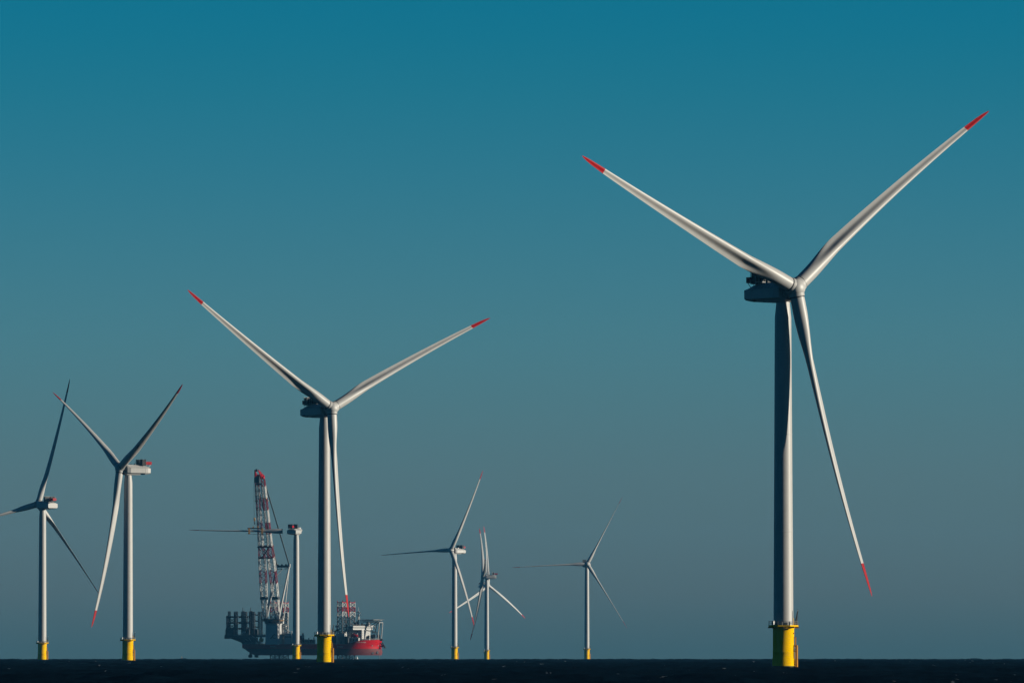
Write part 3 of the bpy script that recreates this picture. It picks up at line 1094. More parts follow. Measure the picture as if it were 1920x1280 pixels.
def row_to_s(py):
    return ((SEAROW - py) / S - base.z) / BA_.z


def col_center(s, side):
    q = s / BL_
    sep = np.interp(q, [0, 0.42, 0.52, 1.0], [6.6, 4.55, 4.55, 3.05])
    return base + BA_ * s + TR * (sep * side)


def col_half(s):
    q = s / BL_
    return float(np.interp(q, [0, 0.06, 0.22, 0.42, 0.52, 1.0], [0.9, 1.9, 2.9, 2.95, 1.95, 1.55]))


def lattice(mb, s0, s1, side, nb, rc, rd):
    sg = ((-1, -1), (1, -1), (1, 1), (-1, 1))

    def corner(s, k):
        h = col_half(s)
        return col_center(s, side) + TR * (h * sg[k][0]) + BN_ * (min(h, 2.4) * sg[k][1])
    for i in range(nb):
        a, b_ = s0 + (s1 - s0) * i / nb, s0 + (s1 - s0) * (i + 1) / nb
        for k in range(4):
            k2 = (k + 1) % 4
            mb.tube(corner(a, k), corner(b_, k), rc, n=6)
            if (i + k) % 2 == 0:
                mb.tube(corner(a, k), corner(b_, k2), rd, n=5)
            else:
                mb.tube(corner(a, k2), corner(b_, k), rd, n=5)
            if i == 0 or i % 2 == 0:
                mb.tube(corner(a, k), corner(a, k2), rd, n=5)


BANDS = [(1160, 1093, 'W'), (1093, 1070, 'R'), (1070, 1045, 'W'), (1045, 1026, 'R'), (1026, 1001, 'W'), (1001, 980, 'R'), (980, 957, 'W'), (957, 935, 'R'), (935, 913, 'W'), (913, 901, 'R')]
m_ = MB()
boom = None
secs = []
for (ya, yb, cc) in BANDS:
    mb = MB()
    s0, s1 = max(0.3, row_to_s(ya)), row_to_s(yb)
    nb = max(2, int(round((s1 - s0) / 4.4)))
    for side in (-1, 1):
        mb = MB()
        lattice(mb, s0, s1, side, nb, *((0.46, 0.27) if cc == 'W' else (0.38, 0.21)))
        secs.append((mb, M_BOOMW if cc == 'W' else M_DREDB))
# boom head
mb = MB()
sT = row_to_s(901)
top = base + BA_ * sT
hw = 4.6
for f_, u_, sx_, sy_, sz_ in ((0.5, 2.0, 9.0, 4.5, 2.4), (2.5, 4.0, 6.0, 3.0, 1.6)):
    p = top + BA_ * u_ + BN_ * -0
    mb.box(p, (sx_, sy_, sz_), m=Matrix((TR, BN_, BA_)).transposed())
for side in (-1, 1):
    q0 = top + TR * (3.4 * side) + BA_ * 1.0
    q1 = q0 + FW * 10.5 + UP * 7.5 + TR * (-1.6 * side)
    mb.tube(q0, q1, 0.75, 0.5, n=6)
    mb.tube(q0 + FW * -3 + UP * 2.5, q1 + UP * 0.4, 0.4, n=6)
    mb.tube(q0 + FW * -2.5 + UP * 3.2, q0 + FW * 2, 0.5, n=6)
    mb.tube(q0 + FW * 5, q1, 0.4, n=6)
boom = mb.build('crane_boom', M_RED, ship, smooth=False)
for sb, mm in secs:
    sb.build('boom_section', mm, boom)
# dark sheave blocks under the head
mb = MB()
TM = Matrix((TR, FW, UP)).transposed()
p = top + FW * 4.6 + UP * -0.6 + TR * -1.2
mb.box(p, (5.2, 3.2, 5.6), m=TM)
mb.box(p + UP * -3.9 + FW * -2.2 + TR * 1.5, (6.2, 2.4, 1.6), m=TM)
hd = top + FW * 10.8 + UP * 8.6
mb.lathe([(-0.9, 1.0), (-0.8, 1.3), (0.8, 1.3), (0.9, 1.0)], 20, 'X', (hd.x, hd.y, hd.z))
for k in range(4):
    w0 = p + TR * (-2.3 + k * 1.5) + UP * 3.2
    mb.tube(w0 + TR * -0.25, w0 + TR * 0.25, 1.0, n=14)
mb.build('sheave_block', M_DARK, boom)
# cross lattice between the columns above the junction, deep red frame at the junction
mb = MB()
for ya, yb, n in ((1022, 913, 12),):
    s0, s1 = row_to_s(ya), row_to_s(yb)
    for i in range(n):
        a, b_ = s0 + (s1 - s0) * i / n, s0 + (s1 - s0) * (i + 1) / n
        for k in (1.6,):
            la = col_center(a, -1) + TR * col_half(a) + BN_ * k
            ra = col_center(a, 1) - TR * col_half(a) + BN_ * k
            lb = col_center(b_, -1) + TR * col_half(b_) + BN_ * k
            rb = col_center(b_, 1) - TR * col_half(b_) + BN_ * k
            mb.tube(la, rb, 0.2, n=5)
            mb.tube(ra, lb, 0.2, n=5)
            mb.tube(lb, rb, 0.28, n=5)
mb.build('cross_lattice', M_BLUE, boom, kind='stuff')
mb = MB()
s0, s1 = row_to_s(1046), row_to_s(1025)
for k in (-2.3, 2.3):
    for side in (-1, 1):
        a = col_center(s0, side) + BN_ * k
        b_ = col_center(s1, -side) + BN_ * k
        mb.tube(a, b_, 0.5, n=6)
    for s in (s0, s1):
        mb.tube(col_center(s, -1) - TR * 3 + BN_ * k, col_center(s, 1) + TR * 3 + BN_ * k, 0.7 if s == s1 else 0.5, n=6)
mb.build('junction_frame', M_DREDB, boom, kind='stuff')
# dark service platforms on the boom legs and yellow floodlight brackets higher up
mb = MB()
for side in (-1, 1):
    s = row_to_s(1121)
    mb.box(col_center(s, side), (6.6, 6.0, 2.7), m=TM)
for py in (983, 953, 922, 931):
    s = row_to_s(py)
    mb.box(col_center(s, -1) + BN_ * -0.2, (5.0, 4.6, 0.35), m=TM)
mb.build('boom_platform', M_DARK, boom, smooth=False)
mb = MB()
for py, side, o in ((935, 1, 0.6), (939, 1, 2.4), (939.5, -1, -1.0)):
    s = row_to_s(py)
    mb.box(col_center(s, side) + TR * o + BN_ * -2.2, (3.2, 1.2, 0.8), m=TM)
mb.build('floodlight_bracket', M_ORANGE, boom, smooth=False)

# --- gantry behind the boom with struts and pennants
gc = pcw + FW * -36.0
gz = (SEAROW - 1061.0) / S
gc.z = gz
gl, gr = gc - TR * 6.3, gc + TR * 6.3
mb = MB()
mb.box(gc, (12.6, 1.6, 2.2), m=TM)
for t_ in (-5.4, -1.2, 3.0, 5.6):
    p = gc + TR * t_ + UP * 1.4
    mb.tube(p + FW * -0.5, p + FW * 0.5, 0.95, n=12)
gan = mb.build('gantry', M_DARK, ship, smooth=False)
mb = MB()
for side, end in ((-1, gl), (1, gr)):
    foot = pcw + TR * (6.6 * side) + FW * 1.0
    mb.tube(foot, end, 1.05, 0.85, n=10)
    foot2 = pcw + TR * (8.4 * side) + FW * -11 + UP * 1
    mb.tube(foot2, end + UP * -1, 0.55, 0.45, n=8)
    mb.box(end + UP * 0.8, (1.8, 2.0, 3.2), m=TM)
mb.tube(gl + UP * -2.4 + TR * 0.4, gl + UP * -2.4 + TR * 6, 0.4, n=6)
mb.tube(gl + UP * -2.4 + TR * 5.6, gl + UP * -8.5 + TR * 0.2, 0.35, n=6)
mb.tube(gr + UP * -2.4 + TR * -5, gr + UP * -1.6, 0.4, n=6)
mb.build('gantry_strut', M_WHITE, gan)
mb = MB()
tp = top + BA_ * 2.2
for side, end in ((-1, gl), (1, gr)):
    for o in (-0.32, 0.32):
        mb.tube(tp + TR * (3.6 * side + o), end + UP * 1.2 + TR * o, 0.36, n=6)
mb.build('pennant_rope', M_ROPE, ship, kind='stuff')
mb = MB()
mb.tube(gl + UP * -1 + TR * 4.6, pcw + TR * 0.5 + FW * -14 + UP * 3, 0.09, n=5)
mb.tube(col_center(row_to_s(1090), 1), gr + UP * -21 + TR * -3.5, 0.1, n=5)
mb.build('guy_wire', M_ROPE, ship, kind='stuff')

# --- deckhouse and deck clutter amidships
m_ = MB()
a, b_ = L(535.5, 1206.8, -22), L(547.6, 1206.8, -22)
zz0, zz1 = z_deck(a.x) - 0.1, (SEAROW - 1191.5) / S
m_.box(((a.x + b_.x) / 2, -16.5, (zz0 + zz1) / 2), (b_.x - a.x, 11, zz1 - zz0))
m_.box(((a.x + b_.x) / 2, -16.5, zz1 + 1.2), (b_.x - a.x - 0.6, 10, 2.4))
dh = m_.build('deckhouse', M_WHITE, ship, smooth=False)
m_ = MB()
for k in range(5):
    m_.box((a.x + 0.9 + k * 1.15, -22.05, zz1 - 0.9), (0.85, 0.12, 1.1))
m_.build('window', M_GLASS, dh, smooth=False, kind='stuff')
m_ = MB()
railing((a.x, -21.8, zz1 + 2.4), (b_.x, -21.8, zz1 + 2.4), 5, m_, 1.4)
for k in (0.2, 0.55, 0.92):
    p = Vector((a.x + (b_.x - a.x) * k, -18, zz1 + 2.4))
    m_.tube(p, p + Vector((0, 0, 3.4 - 1.2 * k)), 0.5, n=8)
m_.build('roof_gear', M_WHITE, dh, kind='stuff')


def place_on_ship(name, px, v, label, cat):
    q_ = L(px, 1206, v)
    w = ship.matrix_basis @ Vector((q_.x, q_.y, z_deck(q_.x)))
    o = empty(name, w, -AL)
    return tag(o, label, cat)


bpy.context.view_layer.update()
o = place_on_ship('cable_reel', 564.5, -15, 'dark cable reel on the ship deck right of the bare tower', 'cable reel')
MB().lathe([(-2.6, 0.3), (-2.6, 5.4), (-2.2, 5.4), (-2.2, 2.6), (2.2, 2.6), (2.2, 5.4), (2.6, 5.4), (2.6, 0.3)], 28, 'X', (0, 0, 5.6)).build('drum', M_DARK, o)
m_ = MB()
for s in (-1, 1):
    for d in (-1, 1):
        m_.tube((s * 3.1, d * 4, 0), (s * 3.1, 0, 5.6), 0.4, n=6)
    m_.tube((s * 3.1, -4, 0.3), (s * 3.1, 4, 0.3), 0.4, n=6)
m_.build('cradle', M_BLUE, o)
o = place_on_ship('sea_fastening_frame', 577.5, -15, 'row of dark sea fastening frames on the ship deck left of the tall yellow base', 'frame')
for k in range(6):
    m_ = MB()
    x = -6.5 + k * 2.6
    h_ = (4.4, 5.2, 4.2, 5.0, 4.0, 5.4)[k]
    m_.box((x, 0, 2.2), (1.5, 6, 4.2))
    m_.box((x, 0, h_), (0.6, 2, h_ - 3))
    m_.build('frame', M_DARK, o, smooth=False)
o = place_on_ship('cargo_basket', 629.5, -14, 'dark cargo basket on the ship deck just left of the lattice legs', 'basket')
m_ = MB()
m_.box((0, 0, 3.4), (6.2, 5, 6.6))
m_.box((1.2, 0, 7.4), (3.2, 4, 1.6))
m_.build('body', M_DARK, o, smooth=False)
m_ = MB()
for k in range(6):
    m_.tube((-3.0 + k * 1.2, -2.6, 0), (-3.0 + k * 1.2, -2.6, 7), 0.14, n=5)
m_.build('rib', M_BLUE, o, kind='stuff')
o = place_on_ship('deck_crane', 626.0, 4, 'folded dark deck crane with white cab left of the lattice bow legs', 'crane')
m_ = MB()
m_.tube((0, 0, 0), (0, 0, 11), 1.3, n=14)
m_.build('post', M_DARK, o)
m_ = MB()
A0, A1 = Vector((0.3, 0, 11.5)), Vector((6.0, 0, 14.5))
for sy in (-0.7, 0.7):
    for sz in (-0.8, 0.8):
        m_.tube(A0 + Vector((-3, sy, sz - 1.5)), A1 + Vector((0, sy, sz * .6)), 0.2, n=5)
for k in range(7):
    q0 = (A0 + Vector((-3, 0, -1.5))).lerp(A1, k / 7)
    q1 = (A0 + Vector((-3, 0, -1.5))).lerp(A1, (k + 1) / 7)
    for sy in (-0.7, 0.7):
        m_.tube(q0 + Vector((0, sy, -.8)), q1 + Vector((0, sy, .8)), 0.16, n=5)
m_.build('jib', M_DARK, o)
m_ = MB()
m_.box((3.3, -1.0, 17.0), (2.6, 2.2, 2.2))
m_.build('cab', M_WHITE, o, smooth=False)
m_ = MB()
m_.tube((2.0, 0, 10), (3.3, 0, 16), 0.4, n=6)
m_.build('cab_arm', M_DARK, o)

# --- accommodation block, bridge, helideck
zf = lambda py: (SEAROW - py) / S
V_A0, V_A1 = -15.0, 15.0


def acc_box(pxa, pxb, pya, pyb, va, vb, mb, va_px=None):
    a, b_ = L(pxa, pya, va), L(pxb, pya, va)
    mb.box(((a.x + b_.x) / 2, (va + vb) / 2, (zf(pya) + zf(pyb)) / 2), (b_.x - a.x, vb - va, abs(zf(pya) - zf(pyb))))


# lower deckhouse (in shade on the near side)
m_ = MB()
acc_box(656.5, 673.5, 1206, 1195.3, -19, 19, m_)
low = m_.build('lower_deckhouse', M_WHITE, ship, smooth=False)
m_ = MB()
a = L(658.8, 1199.0, -19)
for k in range(3):
    x = a.x + k * 2.6 + (0.6 if k == 2 else 0)
    m_.box((x, -19.05, zf(1199.5)), (1.05, 0.14, 2.0))
m_.build('window', M_GLASS, low, smooth=False, kind='stuff')
# main accommodation with a sunlit front
m_ = MB()
fr_x = L(679.6, 1197, -13).x
fm_x = L(693.4, 1197, -2).x
back_x = fr_x - 15
poly = [(back_x, -13), (fr_x, -13), (fm_x, -2.5), (fm_x, 2.5), (fr_x, 13), (back_x, 13)]
m_.prism(poly, zf(1200), zf(1178.2))
acc = m_.build('accommodation_block', M_WHITE, ship, smooth=False)
m_ = MB()
rows_ = (1194.0, 1190.2, 1186.4, 1182.6)
wd_ = Vector((fm_x - fr_x, 10.5)).normalized()
wang = math.atan2(wd_.y, wd_.x)
for py in rows_:
    for k in range(5):
        m_.box((back_x + 2 + k * 2.8, -13.05, zf(py)), (0.9, 0.14, 1.0))
    for k in range(5):
        q_ = Vector((fr_x, -13)).lerp(Vector((fm_x, -2.5)), (k + 0.5) / 5)
        m_.box((q_.x, q_.y, zf(py)), (0.6, 0.12, 0.7), wang)
m_.build('window', M_GLASS, acc, smooth=False, kind='stuff')
m_ = MB()
for py in (1196.0, 1192.1, 1188.3, 1184.5):
    for pa, pb in zip(poly[1:4], poly[2:5]):
        m_.tube((pa[0] + .06, pa[1], zf(py)), (pb[0] + .06, pb[1], zf(py)), 0.07, n=4)
m_.build('deck_seam', M_GALV, acc, kind='stuff')
# bridge: lower band, dark window strip, upper band
bx0, bx1 = L(663.4, 1177, -22).x, L(697.0, 1177, -3).x


def bridge_poly(o):
    return [(bx0 - 5, -22 - o), (bx0 + o, -22 - o), (bx1 + o, -3), (bx1 + o, 3), (bx0 + o, 22 + o), (bx0 - 5, 22 + o)]


m_ = MB().prism(bridge_poly(0), zf(1180.2), zf(1177.2))
brg = m_.build('bridge', M_WHITE, ship, smooth=False)
MB().prism(bridge_poly(-0.5), zf(1177.2) + 0.004, zf(1175.6) - 0.004).build('bridge_window', M_GLASS, brg, smooth=False)
MB().prism(bridge_poly(0.3), zf(1175.6), zf(1173.2)).build('bridge_roof', M_WHITE, brg, smooth=False)
m_ = MB()
bq = bridge_poly(-0.35)
for pa, pb in zip(bq[:-1], bq[1:]):
    n = max(2, int((Vector(pb) - Vector(pa)).length / 2.2))
    for i in range(n + 1):
        q_ = Vector(pa).lerp(Vector(pb), i / n)
        m_.box((q_.x, q_.y, (zf(1177.2) + zf(1175.6)) / 2), (0.22, 0.22, zf(1175.6) - zf(1177.2) - 0.02))
m_.build('window_mullion', M_WHITE, brg, smooth=False, kind='stuff')
# wheelhouse funnel and roof gear
m_ = MB()
c = L(691.2, 1168.5, -5)
m_.lathe([(zf(1173.2), 2.0), (zf(1168.5), 1.9), (zf(1166.3), 1.2), (zf(1165.2), 0.5)], 24, 'Z', (c.x, c.y, 0))
m_.build('radar_dome', M_WHITE, ship)
m_ = MB()
for px, v, h_ in ((667, -14, 3.5), (673, -12, 2.2), (680, -8, 2.6), (685, -6, 1.8), (671, 2, 4.6)):
    q_ = L(px, 1173.2, v)
    m_.box((q_.x, q_.y, zf(1173.2) + h_ / 2), (2.4, 2.4, h_))
m_.build('roof_gear', M_DARK, brg, smooth=False, kind='stuff')
m_ = MB()
railing((bx0, -21.8, zf(1173.2)), (bx1, -3, zf(1173.2)), 14, m_)
m_.build('roof_railing', M_WHITE, brg, kind='stuff')
# helideck: eight sided deck with net frame on a white truss
hz = zf(1161.6)
hc = L(697.0, 1161.6, 0)
oct_ = [(hc.x + 11.0 * math.cos(rad(22.5 + 45 * i)), hc.y + 11.0 * math.sin(rad(22.5 + 45 * i))) for i in range(8)]
heli = MB().prism(oct_, hz - 0.35, hz + 0.35).build('helideck', M_WHITE, ship, smooth=False)
m_ = MB()
oc2 = [(hc.x + 12.8 * math.cos(rad(22.5 + 45 * i)), hc.y + 12.8 * math.sin(rad(22.5 + 45 * i))) for i in range(8)]
for i in range(8):
    j = (i + 1) % 8
    m_.tube((*oc2[i], hz + 0.3), (*oc2[j], hz + 0.3), 0.10, n=5)
    for k in range(7):
        a_ = Vector(oct_[i]).lerp(Vector(oct_[j]), k / 7)
        b2 = Vector(oc2[i]).lerp(Vector(oc2[j]), k / 7)
        m_.tube((a_.x, a_.y, hz - 0.1), (b2.x, b2.y, hz + 0.3), 0.07, n=4)
m_.build('safety_net', M_GALV, heli, kind='stuff')
m_ = MB()
for y in (-8, -4, 0, 4, 8):
    xs_ = [hc.x - 9.5 + 19 * i / 6 for i in range(7)]
    for a_, b2 in zip(xs_[:-1], xs_[1:]):
        m_.tube((a_, y, hz - 2.6), (b2, y, hz - 2.6), 0.16, n=5)
        m_.tube((a_, y, hz - 2.6), ((a_ + b2) / 2, y, hz - 0.35), 0.13, n=5)
        m_.tube((b2, y, hz - 2.6), ((a_ + b2) / 2, y, hz - 0.35), 0.13, n=5)
for x in [hc.x - 9.5 + 19 * i / 6 for i in range(7)]:
    m_.tube((x, -8, hz - 2.6), (x, 8, hz - 2.6), 0.16, n=5)
m_.build('deck_truss', M_GALV, heli, kind='stuff')
m_ = MB()
for s in (-1, 1):
    v = 8.0 * s
    p_top = Vector((hc.x + 9.0, v, hz - 2.6))
    p_tip = Vector((hc.x + 9.5, v, hz - 2.6))
    zd_ = zf(1198.8)
    m_.tube((p_tip.x, v, p_tip.z), (p_tip.x - 1.4, v, zd_), 0.45, n=8)
    m_.tube((p_tip.x - 1.8, v, p_tip.z), (p_tip.x - 6.0, v, zd_), 0.36, n=8)
    m_.tube((hc.x + 1.0, v, zf(1172.5)), (p_tip.x - 4.6, v, zd_), 0.40, n=8)
    m_.tube((hc.x + 1.0, v, zf(1172.5)), (hc.x + 6.5, v, hz - 2.6), 0.36, n=8)
    m_.tube((hc.x - 3.0, v, zf(1173)), (hc.x + 2.5, v, hz - 2.6), 0.3, n=8)
    m_.tube((hc.x - 3.5, v, zf(1181)), (p_tip.x - 4.2, v, zf(1185.8)), 0.26, n=8)
    m_.tube((hc.x - 3.5, v, zf(1181)), (hc.x - 4.8, v, zd_), 0.26, n=8)
    m_.tube((hc.x - 3.0, v, zf(1173)), (hc.x + 1.0, v, zf(1172.5)), 0.3, n=8)
m_.tube((hc.x + 9.5, -8, hz - 2.6), (hc.x + 9.5, 8, hz - 2.6), 0.3, n=8)
m_.tube((hc.x + 1, -8, zf(1172.5)), (hc.x + 1, 8, zf(1172.5)), 0.3, n=8)
m_.build('support_leg', M_WHITE, heli)
# foredeck winches
for px, v in ((698.0, -3), (702.4, -5), (710.5, 4)):
    q_ = L(px, 1199, v)
    m_ = MB()
    m_.box((q_.x, q_.y, z_deck(q_.x) + 1.6), (2.2, 3.0, 3.4))
    m_.tube((q_.x - 1.3, q_.y, z_deck(q_.x) + 3.6), (q_.x + 1.3, q_.y, z_deck(q_.x) + 3.6), 1.5, n=14)
    m_.build('mooring_winch', M_DARK, ship, smooth=False)
m_ = MB()
for px, w_ in ((683.5, 3.2), (688, 2.2), (692, 2.0)):
    q_ = L(px, 1198.5, -12)
    m_.box((q_.x, q_.y, z_deck(q_.x) + 0.7), (w_, 2, 1.5))
m_.build('deck_locker', M_WHITE, ship, smooth=False)
# signal mast
m_ = MB()
q_ = L(672.9, 1172, -2)
m_.tube((q_.x, q_.y, zf(1173.2)), (q_.x, q_.y, zf(1153)), 0.75, 0.55, n=10)
m_.tube((q_.x, q_.y, zf(1153)), (q_.x, q_.y, zf(1137.5)), 0.32, 0.14, n=8)
for py, w_ in ((1147.4, 2.6), (1152.6, 3.2), (1155, 1.8)):
    m_.tube((q_.x - w_, q_.y, zf(py)), (q_.x + w_, q_.y, zf(py)), 0.22, n=6)
    m_.box((q_.x, q_.y, zf(py) + 0.4), (1.5, 1.5, 0.9))
for s in (-1, 1):
    m_.tube((q_.x + s * 3.0, q_.y, zf(1152.6)), (q_.x + s * 1.0, q_.y, zf(1147.4)), 0.14, n=5)
    m_.tube((q_.x + s * 3.5, q_.y + 2, zf(1173.2)), (q_.x + s * 0.4, q_.y, zf(1155)), 0.2, n=5)
m_.build('signal_mast', M_WHITE, ship)
# enclosed lifeboat hanging on the near side
m_ = MB()
c0, c1 = L(660.0, 1191.6, -21), L(672.4, 1191.6, -21)
ln = c1.x - c0.x
rings = []
for i in range(13):
    t = i / 12
    w_ = 1.55 * math.sin(math.pi * (0.06 + 0.88 * t)) ** 0.45
    h_ = 1.5 * math.sin(math.pi * (0.06 + 0.88 * t)) ** 0.35
    rings.append([(c0.x + ln * t, -21 + w_ * math.cos(a_), c0.z + h_ * math.sin(a_) * (1.1 if math.sin(a_) > 0 else 0.9)) for a_ in (2 * math.pi * j / 14 for j in range(14))])
boat = m_.loft(rings)
w = MB()
w.v, w.f = boat.v, boat.f
lb = empty('lifeboat', ship.matrix_basis.translation, -AL)
tag(lb, 'red enclosed lifeboat hanging beside the white accommodation of the crane ship', 'lifeboat')
w.build('hull', M_ORANGE if False else M_RED, lb)
m_ = MB()
m_.box((c0.x + ln * 0.3, -21, c0.z + 1.9), (2.0, 1.6, 0.9))
m_.build('conning_cabin', M_RED, lb, smooth=False)
m_ = MB()
for t in (0.12, 0.88):
    x = c0.x + ln * t
    m_.tube((x, -18.9, zf(1195.2)), (x, -18.9, zf(1187)), 0.28, n=6)
    m_.tube((x, -18.9, zf(1187)), (x, -21, zf(1187.4)), 0.24, n=6)
    m_.tube((x, -21, zf(1187.4)), (x, -21, c0.z + 1.2), 0.08, n=5)
m_.build('lifeboat_davit', M_WHITE, ship, kind='stuff')

# --- stern platform overhanging to the left, and the blade racks on it
RT = 1189.6
m_ = MB()
va, vb = -20.0, 20.0
a, b_ = L(421.5, RT, va), L(497.0, RT, va)
zt = zf(RT)
m_.box(((a.x + b_.x) / 2, 0, zt - 1.1), (b_.x - a.x, vb - va, 2.2))
m_.box((a.x + 2.5, 0, zt - 2.9), (5.5, vb - va - 2, 1.6))
sp = m_.build('stern_platform', M_RACK, ship, smooth=False)
m_ = MB()
for v in (-19.5, -10, 0, 10, 19.5):
    p0 = Vector((a.x + 5.0, v, zt - 2.4))
    p1 = Vector((U_ST + 0.2, v, zf(1204.6)))
    m_.tube(p0, p1, 0.6, n=8)
    for k in (0.35, 0.6, 0.82):
        q_ = p0.lerp(p1, k)
        m_.tube(q_, (q_.x + 0.5, v, zt - 2.2), 0.38, n=6)
        m_.tube(q_, (q_.x + 4.4, v, zt - 2.2), 0.30, n=6)
    for px in (462, 474, 486):
        q_ = L(px, 1206.4, v)
        m_.tube((q_.x, v, z_deck(q_.x)), (q_.x - 5, v, zt - 2.2), 0.45, n=6)
        m_.tube((q_.x, v, z_deck(q_.x)), (q_.x + 2, v, zt - 2.2), 0.45, n=6)
m_.build('platform_brace', M_RACK, sp, kind='stuff')
m_ = MB()
for v in (-17, -6, 6, 16):
    q_ = L(468, 1206.4, v)
    m_.box((q_.x, v, z_deck(q_.x) + 3.2), (14, 5, 6.4))
m_.build('support_housing', M_RACK, sp, smooth=False)
m_ = MB()
railing((a.x + 0.3, -19.8, zt), (b_.x - 0.3, -19.8, zt), 18, m_)
railing((a.x + 0.3, 19.8, zt), (b_.x - 0.3, 19.8, zt), 18, m_)
m_.build('platform_railing', M_RACK, sp, kind='stuff')
m_ = MB()
q_ = L(457, 1185, -19)
m_.box((q_.x + 1.0, -19.5, zf(1184.5)), (2.4, 1.5, 1.8))
m_.box((q_.x - 1.2, -19.5, zf(1186)), (1.6, 1.4, 1.0))
m_.build('control_cabin', M_WHITE, sp, smooth=False)
m_ = MB()
q_ = L(491.5, 1198, -21)
m_.box((q_.x, -21.5, zf(1198.3)), (4.0, 2.5, 2.4))
m_.box((q_.x + 0.6, -21.5, zf(1201.3)), (2.0, 2.2, 1.6))
m_.build('rescue_boat', M_ORANGE, sp, smooth=False)
m_ = MB()
for (xa, ya), (xb, yb) in (((461.5, 1197.5), (467, 1200.8)), ((468, 1195), (471, 1200.5)), ((473, 1190.5), (494, 1207)), ((489, 1201), (494, 1206.5))):
    m_.tube(L(xa, ya, -22), L(xb, yb, -22), 0.22, n=5)
m_.build('ladder_rail', M_WHITE, sp, kind='stuff')


def rack_tower(px, width_px, top, v, spike):
    """one lattice tower of the blade racks"""
    mb = MB()
    h0 = width_px / S / 2
    c_ = L(px, RT, v)
    z0_, z1_ = zt, zf(top)
    n = 9
    d = 2.0
    for i in range(n):
        za, zb_ = z0_ + (z1_ - z0_) * i / n, z0_ + (z1_ - z0_) * (i + 1) / n
        for sx in (-1, 1):
            for sy in (-1, 1):
                mb.tube((c_.x + sx * h0, v + sy * d, za), (c_.x + sx * h0, v + sy * d, zb_), 0.30, n=5)
            mb.tube((c_.x + sx * h0, v - d, za), (c_.x + sx * h0, v + d, zb_), 0.16, n=4)
        for sy in (-1, 1):
            mb.tube((c_.x - h0, v + sy * d, za), (c_.x + h0, v + sy * d, zb_), 0.18, n=4)
            mb.tube((c_.x + h0, v + sy * d, za), (c_.x - h0, v + sy * d, zb_), 0.18, n=4)
            mb.tube((c_.x - h0, v + sy * d, zb_), (c_.x + h0, v + sy * d, zb_), 0.18, n=4)
    if spike:
        mb.tube((c_.x - h0, v, z1_), (c_.x - h0, v, z1_ + spike), 0.32, n=6)
    return mb


ship_mx = ship.matrix_basis.copy()
rack_specs = [
    ('blade rack frame at the outer end of the stern platform, thin posts against the sky', [(428.0, 2.6, 1145.5), (440.6, 5.2, 1145.8)], 14, (1156.4, 1167.6, 1178.6), (424.8, 443)),
    ('low dark blade rack frame with level arms, nearest at the outer stern edge', [(426.8, 2.4, 1156), (442.2, 2.6, 1152)], -15, (1156.4, 1167.6, 1178.6), (424.8, 447)),
    ('dark blade rack with a tall spike, left of the two spiked racks', [(456.5, 2.6, 1145), (461.0, 3.6, 1146.5)], -10, (1156.4, 1167.6, 1178.6), (446, 466)),
    ('dark blade rack with a tall spike, right of the two spiked racks', [(470.8, 2.8, 1145), (475.0, 4.2, 1146.5)], -2, (1156.4, 1167.6, 1178.6), (457, 470)),
    ('solid looking blade rack beside the crane pedestal, joined by short arms', [(487.2, 6.8, 1146.3)], 6, (1152.4, 1163.6, 1174.8), (473, 484)),
    ('far blade rack with plain posts seen between the spiked racks', [(452.8, 2.6, 1146), (467.6, 2.6, 1146)], 16, (1156.4, 1167.6, 1178.6), (446, 470)),
]
for i, (lab, tw_, v, arms, (xa, xb)) in enumerate(rack_specs):
    rk = empty('blade_rack', ship_mx.translation, -AL)
    tag(rk, lab, 'blade rack', 'blade racks on the stern platform')
    for px, wd, tp_ in tw_:
        spike = 3.4 if wd in (2.6, 2.8) and i in (2, 3) else 0
        rack_tower(px, wd, tp_, v, spike).build('tower', M_RACK, rk)
    for py in arms:
        m_ = MB()
        p0, p1 = L(xa, py, v), L(xb, py, v)
        m_.box(((p0.x + p1.x) / 2, v, p0.z), (p1.x - p0.x, 3.4, 1.05))
        for k in range(max(2, int((p1.x - p0.x) / 2.0))):
            x = p0.x + 0.6 + k * 2.0
            m_.box((x, v + random.uniform(-1, 1), p0.z + 0.85), (random.uniform(0.6, 1.4), 1.4, random.uniform(0.5, 1.3)))
        m_.build('arm', M_RACK, rk, smooth=False)
    m_ = MB()
    c_ = L(tw_[0][0], RT, v)
    m_.box((c_.x + 2.5, v, zt + 2.6), (random.uniform(6.5, 8.5), 3.4, random.uniform(4.6, 5.4)))
    for k in range(5):
        m_.box((c_.x - 1 + k * 1.7, v, zt + 5.5), (0.8, 2.2, random.uniform(0.8, 2.4)))
    if i < 4:
        m_.build('root_clamp', M_RACK, rk, smooth=False)
    # diagonal braces between the posts
    if len(tw_) > 1:
        m_ = MB()
        for ra, rb in zip(arms[:-1], arms[1:]):
            p0, p1 = L(tw_[0][0], ra, v), L(tw_[-1][0], rb, v)
            m_.tube(p0, p1, 0.2, n=5)
            m_.tube((p0.x, v, p1.z), (p1.x, v, p0.z), 0.2, n=5)
        m_.build('brace', M_RACK, rk)

# ------------------------------------------------------------------ the blade in the crane, its yoke and the hook
bpy.context.view_layer.update()
BY = DS - 53.0


def W(px, py, y=BY):
    return Vector(((px - 960.0) / F * y, y, EYE + (EYE_ROW - py) / F * y))


